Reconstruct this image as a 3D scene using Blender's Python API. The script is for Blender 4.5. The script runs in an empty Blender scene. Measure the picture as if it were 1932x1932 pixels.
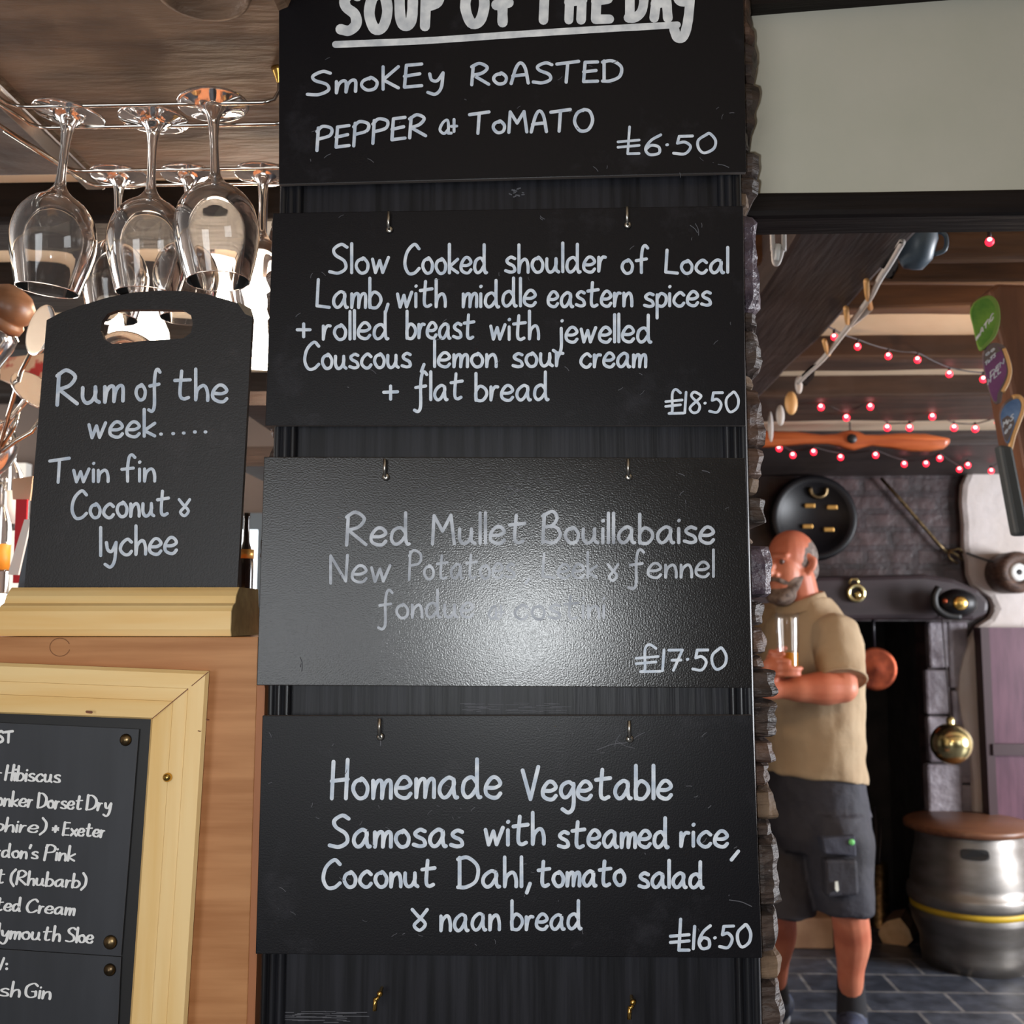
import bpy, math, random
from mathutils import Vector, Matrix, noise as mnoise

random.seed(7)
SC = bpy.context.scene
COL = SC.collection
PI = math.pi

# ------------------------------------------------------------------ camera, world, light, exposure
F, CX = 1932.0, 966.0
EYE = Vector((0.0, 0.0, 1.43))
PITCH, YAW = math.radians(6.1), math.radians(2.0)
FWD = Vector((-math.sin(YAW) * math.cos(PITCH), math.cos(YAW) * math.cos(PITCH), math.sin(PITCH)))
RGT = Vector((math.cos(YAW), math.sin(YAW), 0))
UPV = RGT.cross(FWD)

cam_d = bpy.data.cameras.new('camera')
cam = bpy.data.objects.new('camera', cam_d)
COL.objects.link(cam)
SC.camera = cam
cam_d.sensor_width = 36
cam_d.lens = 36
cam_d.clip_start = 0.02
cam.matrix_world = Matrix(((RGT.x, UPV.x, -FWD.x, EYE.x), (RGT.y, UPV.y, -FWD.y, EYE.y), (RGT.z, UPV.z, -FWD.z, EYE.z), (0, 0, 0, 1)))
cam_d.dof.use_dof = True
cam_d.dof.focus_distance = 0.89
cam_d.dof.aperture_fstop = 12

world = bpy.data.worlds.new('world')
SC.world = world
world.use_nodes = True
world.node_tree.nodes['Background'].inputs[0].default_value = (0.85, 0.92, 1.0, 1)
world.node_tree.nodes['Background'].inputs[1].default_value = 0.35

SC.view_settings.view_transform = 'Standard'
SC.view_settings.look = 'None'
SC.view_settings.gamma = 1
SC.view_settings.exposure = 0.0
SC.cycles.use_denoising = True
SC.cycles.max_bounces = 24
SC.cycles.transmission_bounces = 24
SC.cycles.sample_clamp_indirect = 6
SC.cycles.caustics_reflective = False
SC.cycles.caustics_refractive = False


def area(name, loc, target, size, power, color, size_y=None, spread=None):
    d = bpy.data.lights.new(name, 'AREA')
    d.energy = power
    d.color = color
    d.size = size
    if size_y:
        d.shape = 'RECTANGLE'
        d.size_y = size_y
    if spread:
        d.spread = spread
    o = bpy.data.objects.new(name, d)
    COL.objects.link(o)
    o.location = loc
    o.rotation_euler = (Vector(target) - Vector(loc)).to_track_quat('-Z', 'Y').to_euler()
    return o


def point(name, loc, power, color, radius=0.03):
    d = bpy.data.lights.new(name, 'POINT')
    d.energy = power
    d.color = color
    d.shadow_soft_size = radius
    o = bpy.data.objects.new(name, d)
    COL.objects.link(o)
    o.location = loc
    return o


# daylight through the windows behind the photographer, the window of the far room, the phone's own light, an added fill
area('window_light_rear', (-1.1, -2.3, 1.35), (0.1, 1.0, 1.5), 1.1, 22, (0.93, 0.97, 1.0), 1.2)
area('window_light_far_room', (4.85, 2.75, 1.3), (1.1, 3.8, 1.1), 1.7, 330, (0.9, 0.94, 1.0), 1.3)
area('fill_light_lounge', (3.0, 1.35, 1.5), (1.2, 4.2, 0.9), 1.0, 6, (0.86, 0.92, 1.0), 1.0)  # added fill from the front for the man, no window stands there
area('window_light_bar', (-2.9, 1.9, 1.5), (-0.8, 1.6, 1.6), 1.5, 60, (1.0, 0.95, 0.9), 1.2)
point('far_room_lamp', (1.18, 2.25, 1.72), 7.0, (1.0, 0.62, 0.32), 0.06)
point('phone_light', (-0.031, 0.0, 1.412), 15.0, (0.94, 0.98, 1.0), 0.008)

# ------------------------------------------------------------------ helpers


def P(px, py, Y):
    """the point of the vertical plane at distance Y that the photo shows at pixel (px, py)"""
    d = FWD + RGT * ((px - CX) / F) - UPV * ((py - CX) / F)
    return EYE + d * (Y / d.y)


def Yz(px, py, z):
    d = FWD + RGT * ((px - CX) / F) - UPV * ((py - CX) / F)
    return d.y * (z - EYE.z) / d.z


def Pz(px, py, z):
    return P(px, py, Yz(px, py, z))


def catmull(pts, n=6, closed=False):
    pts = [Vector(p) for p in pts]
    if len(pts) < 3 and not closed:
        return pts
    out = []
    m = len(pts)
    rng = range(m if closed else m - 1)
    for i in rng:
        p1, p2 = pts[i], pts[(i + 1) % m]
        p0 = pts[i - 1] if (i > 0 or closed) else p1 * 2 - p2
        p3 = pts[(i + 2) % m] if (i + 2 < m or closed) else p2 * 2 - p1
        for k in range(n):
            t = k / n
            out.append(0.5 * ((2 * p1) + (p2 - p0) * t + (2 * p0 - 5 * p1 + 4 * p2 - p3) * t * t + (3 * p1 - p0 - 3 * p2 + p3) * t ** 3))
    if not closed:
        out.append(pts[-1])
    return out


class MB:
    def __init__(s):
        s.v, s.f, s.mi, s.sm = [], [], [], []

    def add(s, vs, fs, mi=0, smooth=False):
        b = len(s.v)
        s.v += [Vector(v) for v in vs]
        for f in fs:
            s.f.append([b + i for i in f])
            s.mi.append(mi)
            s.sm.append(smooth)
        return s

    def box(s, lo, hi, mi=0):
        x0, y0, z0 = lo
        x1, y1, z1 = hi
        vs = [(x0, y0, z0), (x1, y0, z0), (x1, y1, z0), (x0, y1, z0), (x0, y0, z1), (x1, y0, z1), (x1, y1, z1), (x0, y1, z1)]
        return s.add(vs, [(0, 3, 2, 1), (4, 5, 6, 7), (0, 1, 5, 4), (1, 2, 6, 5), (2, 3, 7, 6), (3, 0, 4, 7)], mi)

    def prism(s, poly, off, mi=0, mside=None, smooth=False):
        """poly: 3D points, extruded by off"""
        n = len(poly)
        off = Vector(off)
        vs = [Vector(p) for p in poly] + [Vector(p) + off for p in poly]
        s.add(vs, [list(range(n))[::-1], list(range(n, 2 * n))], mi)
        b = len(s.v) - 2 * n
        for i in range(n):
            j = (i + 1) % n
            s.f.append([b + i, b + j, b + n + j, b + n + i])
            s.mi.append(mi if mside is None else mside)
            s.sm.append(smooth)
        return s

    def tube(s, pts, r, seg=8, mi=0, caps=True, flat=1.0):
        pts = [Vector(p) for p in pts]
        n = len(pts)
        rs = r if isinstance(r, (list, tuple)) else [r] * n
        if len(rs) != n:
            rs = [rs[min(len(rs) - 1, int(i * len(rs) / n))] for i in range(n)]
        up = Vector((0, 0, 1))
        vs, fs = [], []
        t0 = (pts[1] - pts[0]).normalized()
        a = up if abs(t0.dot(up)) < .95 else Vector((1, 0, 0))
        nrm = (a - t0 * a.dot(t0)).normalized()
        for i, p in enumerate(pts):
            t = (pts[min(i + 1, n - 1)] - pts[max(i - 1, 0)])
            if t.length < 1e-9:
                t = t0
            t = t.normalized()
            nrm = (nrm - t * nrm.dot(t))
            nrm = nrm.normalized() if nrm.length > 1e-6 else t.orthogonal().normalized()
            bn = t.cross(nrm)
            for k in range(seg):
                an = 2 * PI * k / seg
                vs.append(p + (nrm * math.cos(an) + bn * math.sin(an) * flat) * rs[i])
        for i in range(n - 1):
            for k in range(seg):
                k2 = (k + 1) % seg
                fs.append((i * seg + k, i * seg + k2, (i + 1) * seg + k2, (i + 1) * seg + k))
        if caps:
            fs.append(list(range(seg))[::-1])
            fs.append([(n - 1) * seg + k for k in range(seg)])
        return s.add(vs, fs, mi, True)

    def limb(s, pts, rs, seg=14, n=5, mi=0):
        """rounded tapering tube with round ends"""
        q = catmull([Vector((*Vector(p), r)) if False else Vector(p) for p in pts], n)
        rr = []
        m = len(pts)
        for i in range(m - 1):
            for k in range(n):
                t = k / n
                rr.append(rs[i] + (rs[i + 1] - rs[i]) * (t * t * (3 - 2 * t)))
        rr.append(rs[-1])
        if m < 3:
            q = [Vector(pts[0]).lerp(Vector(pts[1]), k / n) for k in range(n + 1)]
        a = (q[0] - q[1]).normalized()
        b = (q[-1] - q[-2]).normalized()
        h = [(q[0] + a * rr[0] * math.sin(x), rr[0] * math.cos(x)) for x in (1.45, 1.1, .7, .35)]
        e = [(q[-1] + b * rr[-1] * math.sin(x), rr[-1] * math.cos(x)) for x in (.35, .7, 1.1, 1.45)]
        q = [x[0] for x in h] + q + [x[0] for x in e]
        rr = [x[1] for x in h] + rr + [x[1] for x in e]
        return s.tube(q, rr, seg, mi)

    def loft(s, rings, mi=0, caps=True, smooth=True):
        m = len(rings[0])
        vs = [v for r in rings for v in r]
        fs = []
        for i in range(len(rings) - 1):
            for k in range(m):
                k2 = (k + 1) % m
                fs.append((i * m + k, i * m + k2, (i + 1) * m + k2, (i + 1) * m + k))
        if caps:
            fs.append(list(range(m))[::-1])
            fs.append([(len(rings) - 1) * m + k for k in range(m)])
        return s.add(vs, fs, mi, smooth)

    def lathe(s, prof, origin, axis=(0, 0, 1), seg=40, mi=0, closed=False):
        """prof: (r, h) pairs along axis"""
        ax = Vector(axis).normalized()
        u = ax.orthogonal().normalized()
        w = ax.cross(u)
        o = Vector(origin)
        vs, fs = [], []
        n = len(prof)
        for r, h in prof:
            for k in range(seg):
                a = 2 * PI * k / seg
                vs.append(o + ax * h + (u * math.cos(a) + w * math.sin(a)) * max(r, 1e-5))
        for i in range(n if closed else n - 1):
            j = (i + 1) % n
            for k in range(seg):
                k2 = (k + 1) % seg
                fs.append((i * seg + k, i * seg + k2, j * seg + k2, j * seg + k))
        return s.add(vs, fs, mi, True)

    def ball(s, c, r, mi=0, seg=20, rings=12, rot=None):
        r = Vector(r) if not isinstance(r, (int, float)) else Vector((r, r, r))
        vs, fs = [], []
        for i in range(rings + 1):
            th = PI * i / rings
            for k in range(seg):
                a = 2 * PI * k / seg
                q = Vector((r.x * math.sin(th) * math.cos(a), r.y * math.sin(th) * math.sin(a), r.z * math.cos(th)))
                if rot is not None:
                    q = rot @ q
                vs.append(Vector(c) + q)
        for i in range(rings):
            for k in range(seg):
                k2 = (k + 1) % seg
                fs.append((i * seg + k, (i + 1) * seg + k, (i + 1) * seg + k2, i * seg + k2))
        return s.add(vs, fs, mi, True)

    def build(s, name, mats, parent=None, loc=None, bevel=None, subsurf=0):
        me = bpy.data.meshes.new(name)
        o = bpy.data.objects.new(name, me)
        COL.objects.link(o)
        base = Vector((0, 0, 0))
        if parent is not None:
            p = parent
            while p:
                base += p.location
                p = p.parent
            o.parent = parent
        elif loc is not None:
            base = Vector(loc)
            o.location = base
        me.from_pydata([tuple(v - base) for v in s.v], [], s.f)
        for m in (mats if isinstance(mats, (list, tuple)) else [mats]):
            me.materials.append(m)
        me.polygons.foreach_set('material_index', s.mi)
        me.polygons.foreach_set('use_smooth', s.sm)
        me.update()
        if bevel:
            b = o.modifiers.new('bevel', 'BEVEL')
            b.width = bevel
            b.segments = 2
            b.limit_method = 'ANGLE'
            b.angle_limit = math.radians(40)
        if subsurf:
            b = o.modifiers.new('sub', 'SUBSURF')
            b.levels = b.render_levels = subsurf
        return o


def tag(o, label=None, cat=None, group=None, kind=None):
    if label:
        o['label'] = label
    if cat:
        o['category'] = cat
    if group:
        o['group'] = group
    if kind:
        o['kind'] = kind
    return o


def thing(name, label, cat, loc, group=None):
    o = bpy.data.objects.new(name, None)
    COL.objects.link(o)
    o.empty_display_size = .02
    o.location = loc
    return tag(o, label, cat, group)


def copy_tree(o, parent=None):
    c = o.copy()
    COL.objects.link(c)
    c.parent = parent
    for ch in list(o.children):
        copy_tree(ch, c)
    return c


def fuse(o, voxel=.006, smooth=4):
    r = o.modifiers.new('remesh', 'REMESH')
    r.mode = 'VOXEL'
    r.voxel_size = voxel
    r.use_smooth_shade = True
    sm = o.modifiers.new('smooth', 'SMOOTH')
    sm.factor = .5
    sm.iterations = smooth
    return o


FOLDS = bpy.data.textures.new('cloth_folds', 'CLOUDS')
FOLDS.noise_scale = .11
FOLDS.noise_depth = 1


def wrinkle(o, strength):
    d = o.modifiers.new('folds', 'DISPLACE')
    d.texture = FOLDS
    d.texture_coords = 'LOCAL'
    d.strength = strength
    d.mid_level = .5


# ------------------------------------------------------------------ materials


def srgb(r, g, b):
    def f(c):
        c /= 255
        return c / 12.92 if c <= .04045 else ((c + .055) / 1.055) ** 2.4
    return (f(r), f(g), f(b), 1)


def mat(name, col, rough=.6, metal=0.0, col2=None, scale=8, stretch=(1, 1, 1), bump=0, bscale=None, detail=6, spec=.5, contrast=(.35, .65), bstretch=None, dist=.002, coat=0):
    m = bpy.data.materials.new(name)
    m.use_nodes = True
    nt = m.node_tree
    b = nt.nodes['Principled BSDF']
    b.inputs['Base Color'].default_value = col
    b.inputs['Roughness'].default_value = rough
    b.inputs['Metallic'].default_value = metal
    b.inputs['Specular IOR Level'].default_value = spec
    b.inputs['Coat Weight'].default_value = coat
    tc = nt.nodes.new('ShaderNodeTexCoord')
    if col2:
        mp = nt.nodes.new('ShaderNodeMapping')
        mp.inputs['Scale'].default_value = stretch
        nt.links.new(tc.outputs['Object'], mp.inputs['Vector'])
        n = nt.nodes.new('ShaderNodeTexNoise')
        n.inputs['Scale'].default_value = scale
        n.inputs['Detail'].default_value = detail
        nt.links.new(mp.outputs[0], n.inputs['Vector'])
        cr = nt.nodes.new('ShaderNodeValToRGB')
        cr.color_ramp.elements[0].position = contrast[0]
        cr.color_ramp.elements[1].position = contrast[1]
        cr.color_ramp.elements[0].color = col
        cr.color_ramp.elements[1].color = col2
        nt.links.new(n.outputs['Fac'], cr.inputs[0])
        nt.links.new(cr.outputs[0], b.inputs['Base Color'])
    if bump:
        mp2 = nt.nodes.new('ShaderNodeMapping')
        mp2.inputs['Scale'].default_value = bstretch or stretch
        nt.links.new(tc.outputs['Object'], mp2.inputs['Vector'])
        n2 = nt.nodes.new('ShaderNodeTexNoise')
        n2.inputs['Scale'].default_value = bscale or scale
        n2.inputs['Detail'].default_value = detail
        nt.links.new(mp2.outputs[0], n2.inputs['Vector'])
        bp = nt.nodes.new('ShaderNodeBump')
        bp.inputs['Strength'].default_value = bump
        bp.inputs['Distance'].default_value = dist
        nt.links.new(n2.outputs['Fac'], bp.inputs['Height'])
        nt.links.new(bp.outputs[0], b.inputs['Normal'])
    return m


def emit(name, col, strength):
    m = bpy.data.materials.new(name)
    m.use_nodes = True
    b = m.node_tree.nodes['Principled BSDF']
    b.inputs['Base Color'].default_value = col
    b.inputs['Emission Color'].default_value = col
    b.inputs['Emission Strength'].default_value = strength
    return m


def glass(name, col=(1, 1, 1, 1), rough=0.0, ior=1.45, haze=1.0):
    m = bpy.data.materials.new(name)
    m.use_nodes = True
    b = m.node_tree.nodes['Principled BSDF']
    b.inputs['Base Color'].default_value = col
    b.inputs['Roughness'].default_value = rough
    b.inputs['IOR'].default_value = ior
    b.inputs['Transmission Weight'].default_value = haze
    return m


def thin_glass(name):
    m = bpy.data.materials.new(name)
    m.use_nodes = True
    nt = m.node_tree
    tr = nt.nodes.new('ShaderNodeBsdfTransparent')
    gl = nt.nodes.new('ShaderNodeBsdfGlossy')
    gl.inputs['Roughness'].default_value = .03
    lw = nt.nodes.new('ShaderNodeLayerWeight')
    lw.inputs['Blend'].default_value = .5
    pw = nt.nodes.new('ShaderNodeMath')
    pw.operation = 'POWER'
    pw.inputs[1].default_value = 4
    nt.links.new(lw.outputs['Facing'], pw.inputs[0])
    fr = nt.nodes.new('ShaderNodeMath')
    fr.operation = 'MULTIPLY_ADD'
    fr.inputs[1].default_value = .6
    fr.inputs[2].default_value = .04
    nt.links.new(pw.outputs[0], fr.inputs[0])
    mx = nt.nodes.new('ShaderNodeMixShader')
    nt.links.new(fr.outputs[0], mx.inputs[0])
    nt.links.new(tr.outputs[0], mx.inputs[1])
    nt.links.new(gl.outputs[0], mx.inputs[2])
    nt.links.new(mx.outputs[0], nt.nodes['Material Output'].inputs['Surface'])
    return m


def brick_mat(name, c1, c2, mortar, sx, bw, bh, msize=.012, rough=.6, bump=.4, axes='xz', spec=.5):
    m = bpy.data.materials.new(name)
    m.use_nodes = True
    nt = m.node_tree
    b = nt.nodes['Principled BSDF']
    tc = nt.nodes.new('ShaderNodeTexCoord')
    sep = nt.nodes.new('ShaderNodeSeparateXYZ')
    cmb = nt.nodes.new('ShaderNodeCombineXYZ')
    nt.links.new(tc.outputs['Object'], sep.inputs[0])
    nt.links.new(sep.outputs['X'], cmb.inputs['X'])
    nt.links.new(sep.outputs['Z' if axes == 'xz' else 'Y'], cmb.inputs['Y'])
    n = nt.nodes.new('ShaderNodeTexNoise')
    n.inputs['Scale'].default_value = 5
    n.inputs['Detail'].default_value = 4
    nt.links.new(tc.outputs['Object'], n.inputs['Vector'])
    ma = nt.nodes.new('ShaderNodeVectorMath')
    ma.operation = 'MULTIPLY_ADD'
    nt.links.new(n.outputs['Color'], ma.inputs[0])
    ma.inputs[1].default_value = (.03, .03, 0) if axes == 'xz' else (.006, .006, 0)
    nt.links.new(cmb.outputs[0], ma.inputs[2])
    br = nt.nodes.new('ShaderNodeTexBrick')
    br.inputs['Color1'].default_value = c1
    br.inputs['Color2'].default_value = c2
    br.inputs['Mortar'].default_value = mortar
    br.inputs['Scale'].default_value = sx
    br.inputs['Brick Width'].default_value = bw
    br.inputs['Row Height'].default_value = bh
    br.inputs['Mortar Size'].default_value = msize
    nt.links.new(ma.outputs[0], br.inputs['Vector'])
    n3 = nt.nodes.new('ShaderNodeTexNoise')
    n3.inputs['Scale'].default_value = 14
    n3.inputs['Detail'].default_value = 8
    nt.links.new(tc.outputs['Object'], n3.inputs['Vector'])
    mr = nt.nodes.new('ShaderNodeMapRange')
    mr.inputs['From Min'].default_value = .3
    mr.inputs['From Max'].default_value = .7
    mr.inputs['To Min'].default_value = .55
    mr.inputs['To Max'].default_value = 1.5
    nt.links.new(n3.outputs['Fac'], mr.inputs[0])
    mx = nt.nodes.new('ShaderNodeMix')
    mx.data_type = 'RGBA'
    mx.blend_type = 'MULTIPLY'
    mx.inputs['Factor'].default_value = 1
    nt.links.new(br.outputs['Color'], mx.inputs['A'])
    nt.links.new(mr.outputs[0], mx.inputs['B'])
    nt.links.new(mx.outputs['Result'], b.inputs['Base Color'])
    b.inputs['Roughness'].default_value = rough
    b.inputs['Specular IOR Level'].default_value = spec
    ad = nt.nodes.new('ShaderNodeMath')
    ad.operation = 'MULTIPLY_ADD'
    nt.links.new(br.outputs['Fac'], ad.inputs[0])
    ad.inputs[1].default_value = -1
    nt.links.new(n3.outputs['Fac'], ad.inputs[2])
    bp = nt.nodes.new('ShaderNodeBump')
    bp.inputs['Strength'].default_value = bump
    bp.inputs['Distance'].default_value = .01
    nt.links.new(ad.outputs[0], bp.inputs['Height'])
    nt.links.new(bp.outputs[0], b.inputs['Normal'])
    return m


def slate_mat(name, col, dust, rough=.42, bump=.25, spec=.5):
    """chalkboard: near black, fine orange-peel grain, a few pale dust specks and smears"""
    m = mat(name, col, rough, 0, None, bump=bump, bscale=700, detail=3, dist=.0006, spec=spec)
    nt = m.node_tree
    b = nt.nodes['Principled BSDF']
    tc = nt.nodes.new('ShaderNodeTexCoord')
    n = nt.nodes.new('ShaderNodeTexNoise')
    n.inputs['Scale'].default_value = 14
    n.inputs['Detail'].default_value = 9
    n.inputs['Roughness'].default_value = .72
    nt.links.new(tc.outputs['Object'], n.inputs['Vector'])
    cr = nt.nodes.new('ShaderNodeValToRGB')
    e = cr.color_ramp.elements
    e[0].position, e[0].color = .56, col
    e[1].position, e[1].color = .80, dust
    nt.links.new(n.outputs['Fac'], cr.inputs[0])
    nt.links.new(cr.outputs[0], b.inputs['Base Color'])
    return m


def wood_mat(name, c1, c2, axis='x', rough=.55, scale=9, spec=.4):
    st = {'x': (.6, 9, 9), 'z': (9, 9, .6), 'y': (9, .6, 9)}[axis]
    return mat(name, c1, rough, 0, c2, scale=scale, stretch=st, bump=.12, bscale=scale * 2.5, detail=8, spec=spec, dist=.001)


M = {}
M['slate'] = slate_mat('slate', srgb(17, 16, 20), srgb(44, 43, 48), .38, .2, .22)
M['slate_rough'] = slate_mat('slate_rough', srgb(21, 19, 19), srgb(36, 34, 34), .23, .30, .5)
M['slate_edge'] = mat('slate_edge', srgb(92, 84, 80), .7)
M['ink'] = mat('ink', srgb(228, 234, 242), .75, 0, srgb(190, 202, 218), scale=90, spec=.05)
M['ink_bold'] = mat('ink_bold', srgb(245, 246, 246), .75, 0, srgb(205, 208, 212), scale=70, spec=.05)
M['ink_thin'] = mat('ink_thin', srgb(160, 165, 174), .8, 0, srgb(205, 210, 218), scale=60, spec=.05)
M['ink_print'] = mat('ink_print', srgb(240, 240, 240), .7, spec=.1)
M['mark'] = mat('mark', srgb(95, 95, 100), .8, spec=.1)
M['panel'] = mat('panel', srgb(20, 20, 23), .42, 0, srgb(40, 40, 45), scale=14, stretch=(9, 9, .35), bump=.3, bscale=16, detail=8, spec=.2)
M['panel_mould'] = mat('panel_mould', srgb(18, 18, 21), .35, 0, srgb(36, 37, 42), scale=10, stretch=(9, 9, .5), spec=.4)
M['steel'] = mat('steel', srgb(190, 185, 175), .3, 1)
M['chrome'] = mat('chrome', srgb(205, 198, 188), .15, 1)
M['brass'] = mat('brass', srgb(215, 175, 95), .25, 1)
M['brass_pale'] = mat('brass_pale', srgb(222, 206, 150), .2, 1)
M['brass_dull'] = mat('brass_dull', srgb(150, 128, 92), .35, 1, srgb(95, 80, 60), scale=60)
M['copper'] = mat('copper', srgb(150, 72, 46), .4, .9, srgb(96, 42, 28), scale=14, bump=.2, bscale=20)
M['stone_dark'] = mat('stone_dark', srgb(44, 35, 31), .55, 0, srgb(84, 68, 60), scale=26, stretch=(1, 1, 3.5), bump=1, bscale=38, dist=.006)
M['stone_brown'] = mat('stone_brown', srgb(62, 43, 35), .6, 0, srgb(106, 80, 66), scale=24, stretch=(1, 1, 3), bump=1, bscale=34, dist=.006)
M['stone_purple'] = mat('stone_purple', srgb(62, 50, 60), .35, 0, srgb(104, 90, 100), scale=60, bump=1, bscale=90, dist=.006)
M['mortar'] = mat('mortar', srgb(92, 72, 56), .8, 0, srgb(130, 106, 84), scale=40, bump=.8, bscale=60, dist=.004)
M['plaster'] = mat('plaster', srgb(192, 190, 174), .85, 0, srgb(200, 196, 182), scale=6, bump=.15, bscale=60, dist=.002)
M['plaster_cream'] = mat('plaster_cream', srgb(226, 204, 176), .85, 0, srgb(214, 190, 160), scale=5, bump=.2, bscale=30, dist=.004)
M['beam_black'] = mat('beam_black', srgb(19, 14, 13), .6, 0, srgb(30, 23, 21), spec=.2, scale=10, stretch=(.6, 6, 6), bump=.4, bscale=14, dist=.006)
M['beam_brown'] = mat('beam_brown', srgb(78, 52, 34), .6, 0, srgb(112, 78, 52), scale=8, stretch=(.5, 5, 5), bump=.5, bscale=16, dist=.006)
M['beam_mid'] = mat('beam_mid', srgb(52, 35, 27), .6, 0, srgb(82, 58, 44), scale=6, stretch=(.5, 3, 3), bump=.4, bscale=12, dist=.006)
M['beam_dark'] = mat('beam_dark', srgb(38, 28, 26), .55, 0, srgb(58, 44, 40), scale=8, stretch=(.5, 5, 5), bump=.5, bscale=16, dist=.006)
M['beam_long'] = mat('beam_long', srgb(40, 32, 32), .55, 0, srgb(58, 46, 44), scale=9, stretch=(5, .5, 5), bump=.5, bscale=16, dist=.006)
M['canopy'] = mat('canopy', srgb(104, 82, 66), .6, 0, srgb(146, 116, 92), scale=7, stretch=(.7, 3, 3), bump=.6, bscale=22, dist=.008)
M['canopy_side'] = mat('canopy_side', srgb(66, 60, 58), .6, 0, srgb(96, 88, 84), scale=10, bump=.6, bscale=24, dist=.008)
M['oak'] = wood_mat('oak', srgb(170, 114, 68), srgb(194, 138, 90), 'x')
M['oak_edge'] = wood_mat('oak_edge', srgb(150, 92, 58), srgb(168, 108, 70), 'z')
M['pine_x'] = wood_mat('pine_x', srgb(238, 192, 120), srgb(246, 212, 150), 'x', .45, 6)
M['pine_z'] = wood_mat('pine_z', srgb(238, 195, 124), srgb(248, 214, 154), 'z', .45, 6)
M['end_grain'] = mat('end_grain', srgb(160, 132, 88), .6, 0, srgb(196, 168, 118), scale=50)
M['glass'] = glass('glass', haze=.965)
M['glass_thin'] = thin_glass('glass_thin')
M['beer'] = mat('beer', srgb(196, 128, 34), .15)
M['wall_brick'] = brick_mat('wall_brick', srgb(58, 43, 44), srgb(68, 51, 51), srgb(52, 39, 41), 1, .23, .085, .014, .45, .8)
M['soot'] = mat('soot', srgb(22, 20, 20), .8, 0, srgb(44, 40, 40), scale=9, bump=.6, bscale=18, dist=.02)
M['slate_floor'] = brick_mat('slate_floor', srgb(58, 62, 72), srgb(76, 80, 90), srgb(122, 120, 120), 1, .34, .2, .007, .42, .25, 'xy')
M['wall_paint'] = mat('wall_paint', srgb(88, 78, 74), .8, 0, srgb(104, 92, 86), scale=3)
M['white_wall'] = mat('white_wall', srgb(204, 194, 190), .8, 0, srgb(192, 180, 172), scale=4, bump=.4, bscale=7, dist=.03)
M['door_purple'] = mat('door_purple', srgb(84, 54, 68), .4, 0, srgb(104, 70, 84), scale=8, stretch=(4, 4, .6))
M['door_edge'] = mat('door_edge', srgb(58, 36, 40), .5)
M['red_led'] = emit('red_led', (1.0, .015, .04, 1), 3.0)
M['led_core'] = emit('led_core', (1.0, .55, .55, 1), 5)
M['cable'] = mat('cable', srgb(40, 26, 26), .6)
M['propeller'] = wood_mat('propeller', srgb(170, 82, 42), srgb(196, 104, 56), 'x', .35, 7)
M['black'] = mat('black', srgb(18, 17, 18), .5)
M['black_gloss'] = mat('black_gloss', srgb(14, 12, 15), .4, spec=.3)
M['iron'] = mat('iron', srgb(34, 30, 36), .35, .3)
M['skin'] = mat('skin', srgb(206, 128, 98), .5, 0, srgb(192, 106, 78), scale=9)
M['hair'] = mat('hair', srgb(86, 74, 68), .75, 0, srgb(140, 126, 118), scale=60, bump=.6, bscale=140)
M['beard'] = mat('beard', srgb(82, 66, 58), .8, 0, srgb(136, 118, 106), scale=50, bump=.6, bscale=140)
M['eye'] = mat('eye', srgb(96, 70, 62), .3)  # whole eyeball dark brown, standing in for the shadow over the eyes
M['polo'] = mat('polo', srgb(182, 160, 130), .85, 0, srgb(170, 146, 116), scale=6, bump=.5, bscale=9, dist=.02)
M['shorts'] = mat('shorts', srgb(52, 52, 62), .75, 0, srgb(40, 38, 44), scale=5, bump=.6, bscale=11, dist=.02)
M['shorts_pocket'] = mat('shorts_pocket', srgb(62, 64, 78), .75, 0, srgb(48, 50, 62), scale=8, bump=.5, bscale=15, dist=.02)
M['sock'] = mat('sock', srgb(26, 25, 30), .85)
M['shoe'] = mat('shoe', srgb(30, 32, 42), .6, 0, srgb(58, 66, 90), scale=26)
M['sole'] = mat('sole', srgb(205, 210, 216), .6)
M['keg'] = mat('keg', srgb(150, 145, 140), .45, .9, srgb(124, 118, 112), scale=6, stretch=(1, 1, 3))
M['yellow'] = mat('yellow', srgb(205, 168, 40), .5)
M['lid_wood'] = wood_mat('lid_wood', srgb(106, 68, 48), srgb(128, 86, 62), 'x', .4)
M['log_bark'] = mat('log_bark', srgb(112, 84, 66), .85, 0, srgb(78, 58, 46), scale=18, bump=.6)
M['log_cut'] = mat('log_cut', srgb(222, 188, 146), .75, 0, srgb(200, 162, 120), scale=20)
M['hearth'] = mat('hearth', srgb(178, 140, 108), .7, 0, srgb(150, 112, 84), scale=8)
M['green'] = mat('green', srgb(70, 132, 40), .4, 0, srgb(120, 168, 60), scale=24)
M['green_edge'] = mat('green_edge', srgb(118, 156, 66), .4)
M['purple'] = mat('purple', srgb(112, 58, 112), .4, 0, srgb(128, 72, 126), scale=20)
M['grey_clip'] = mat('grey_clip', srgb(104, 92, 92), .4)
M['blue'] = mat('blue', srgb(64, 100, 150), .4, 0, srgb(120, 152, 196), scale=24)
M['clip_wood'] = mat('clip_wood', srgb(222, 172, 112), .5)
M['pale'] = mat('pale', srgb(196, 190, 186), .6)
M['timber_post'] = mat('timber_post', srgb(92, 56, 38), .6, 0, srgb(120, 78, 54), scale=7, stretch=(4, 4, .6), bump=.4, bscale=12, dist=.006)
M['strap'] = mat('strap', srgb(62, 66, 68), .6)
M['bottle_dark'] = mat('bottle_dark', srgb(26, 18, 16), .12)
M['gold'] = mat('gold', srgb(196, 150, 80), .35, .6)
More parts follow.
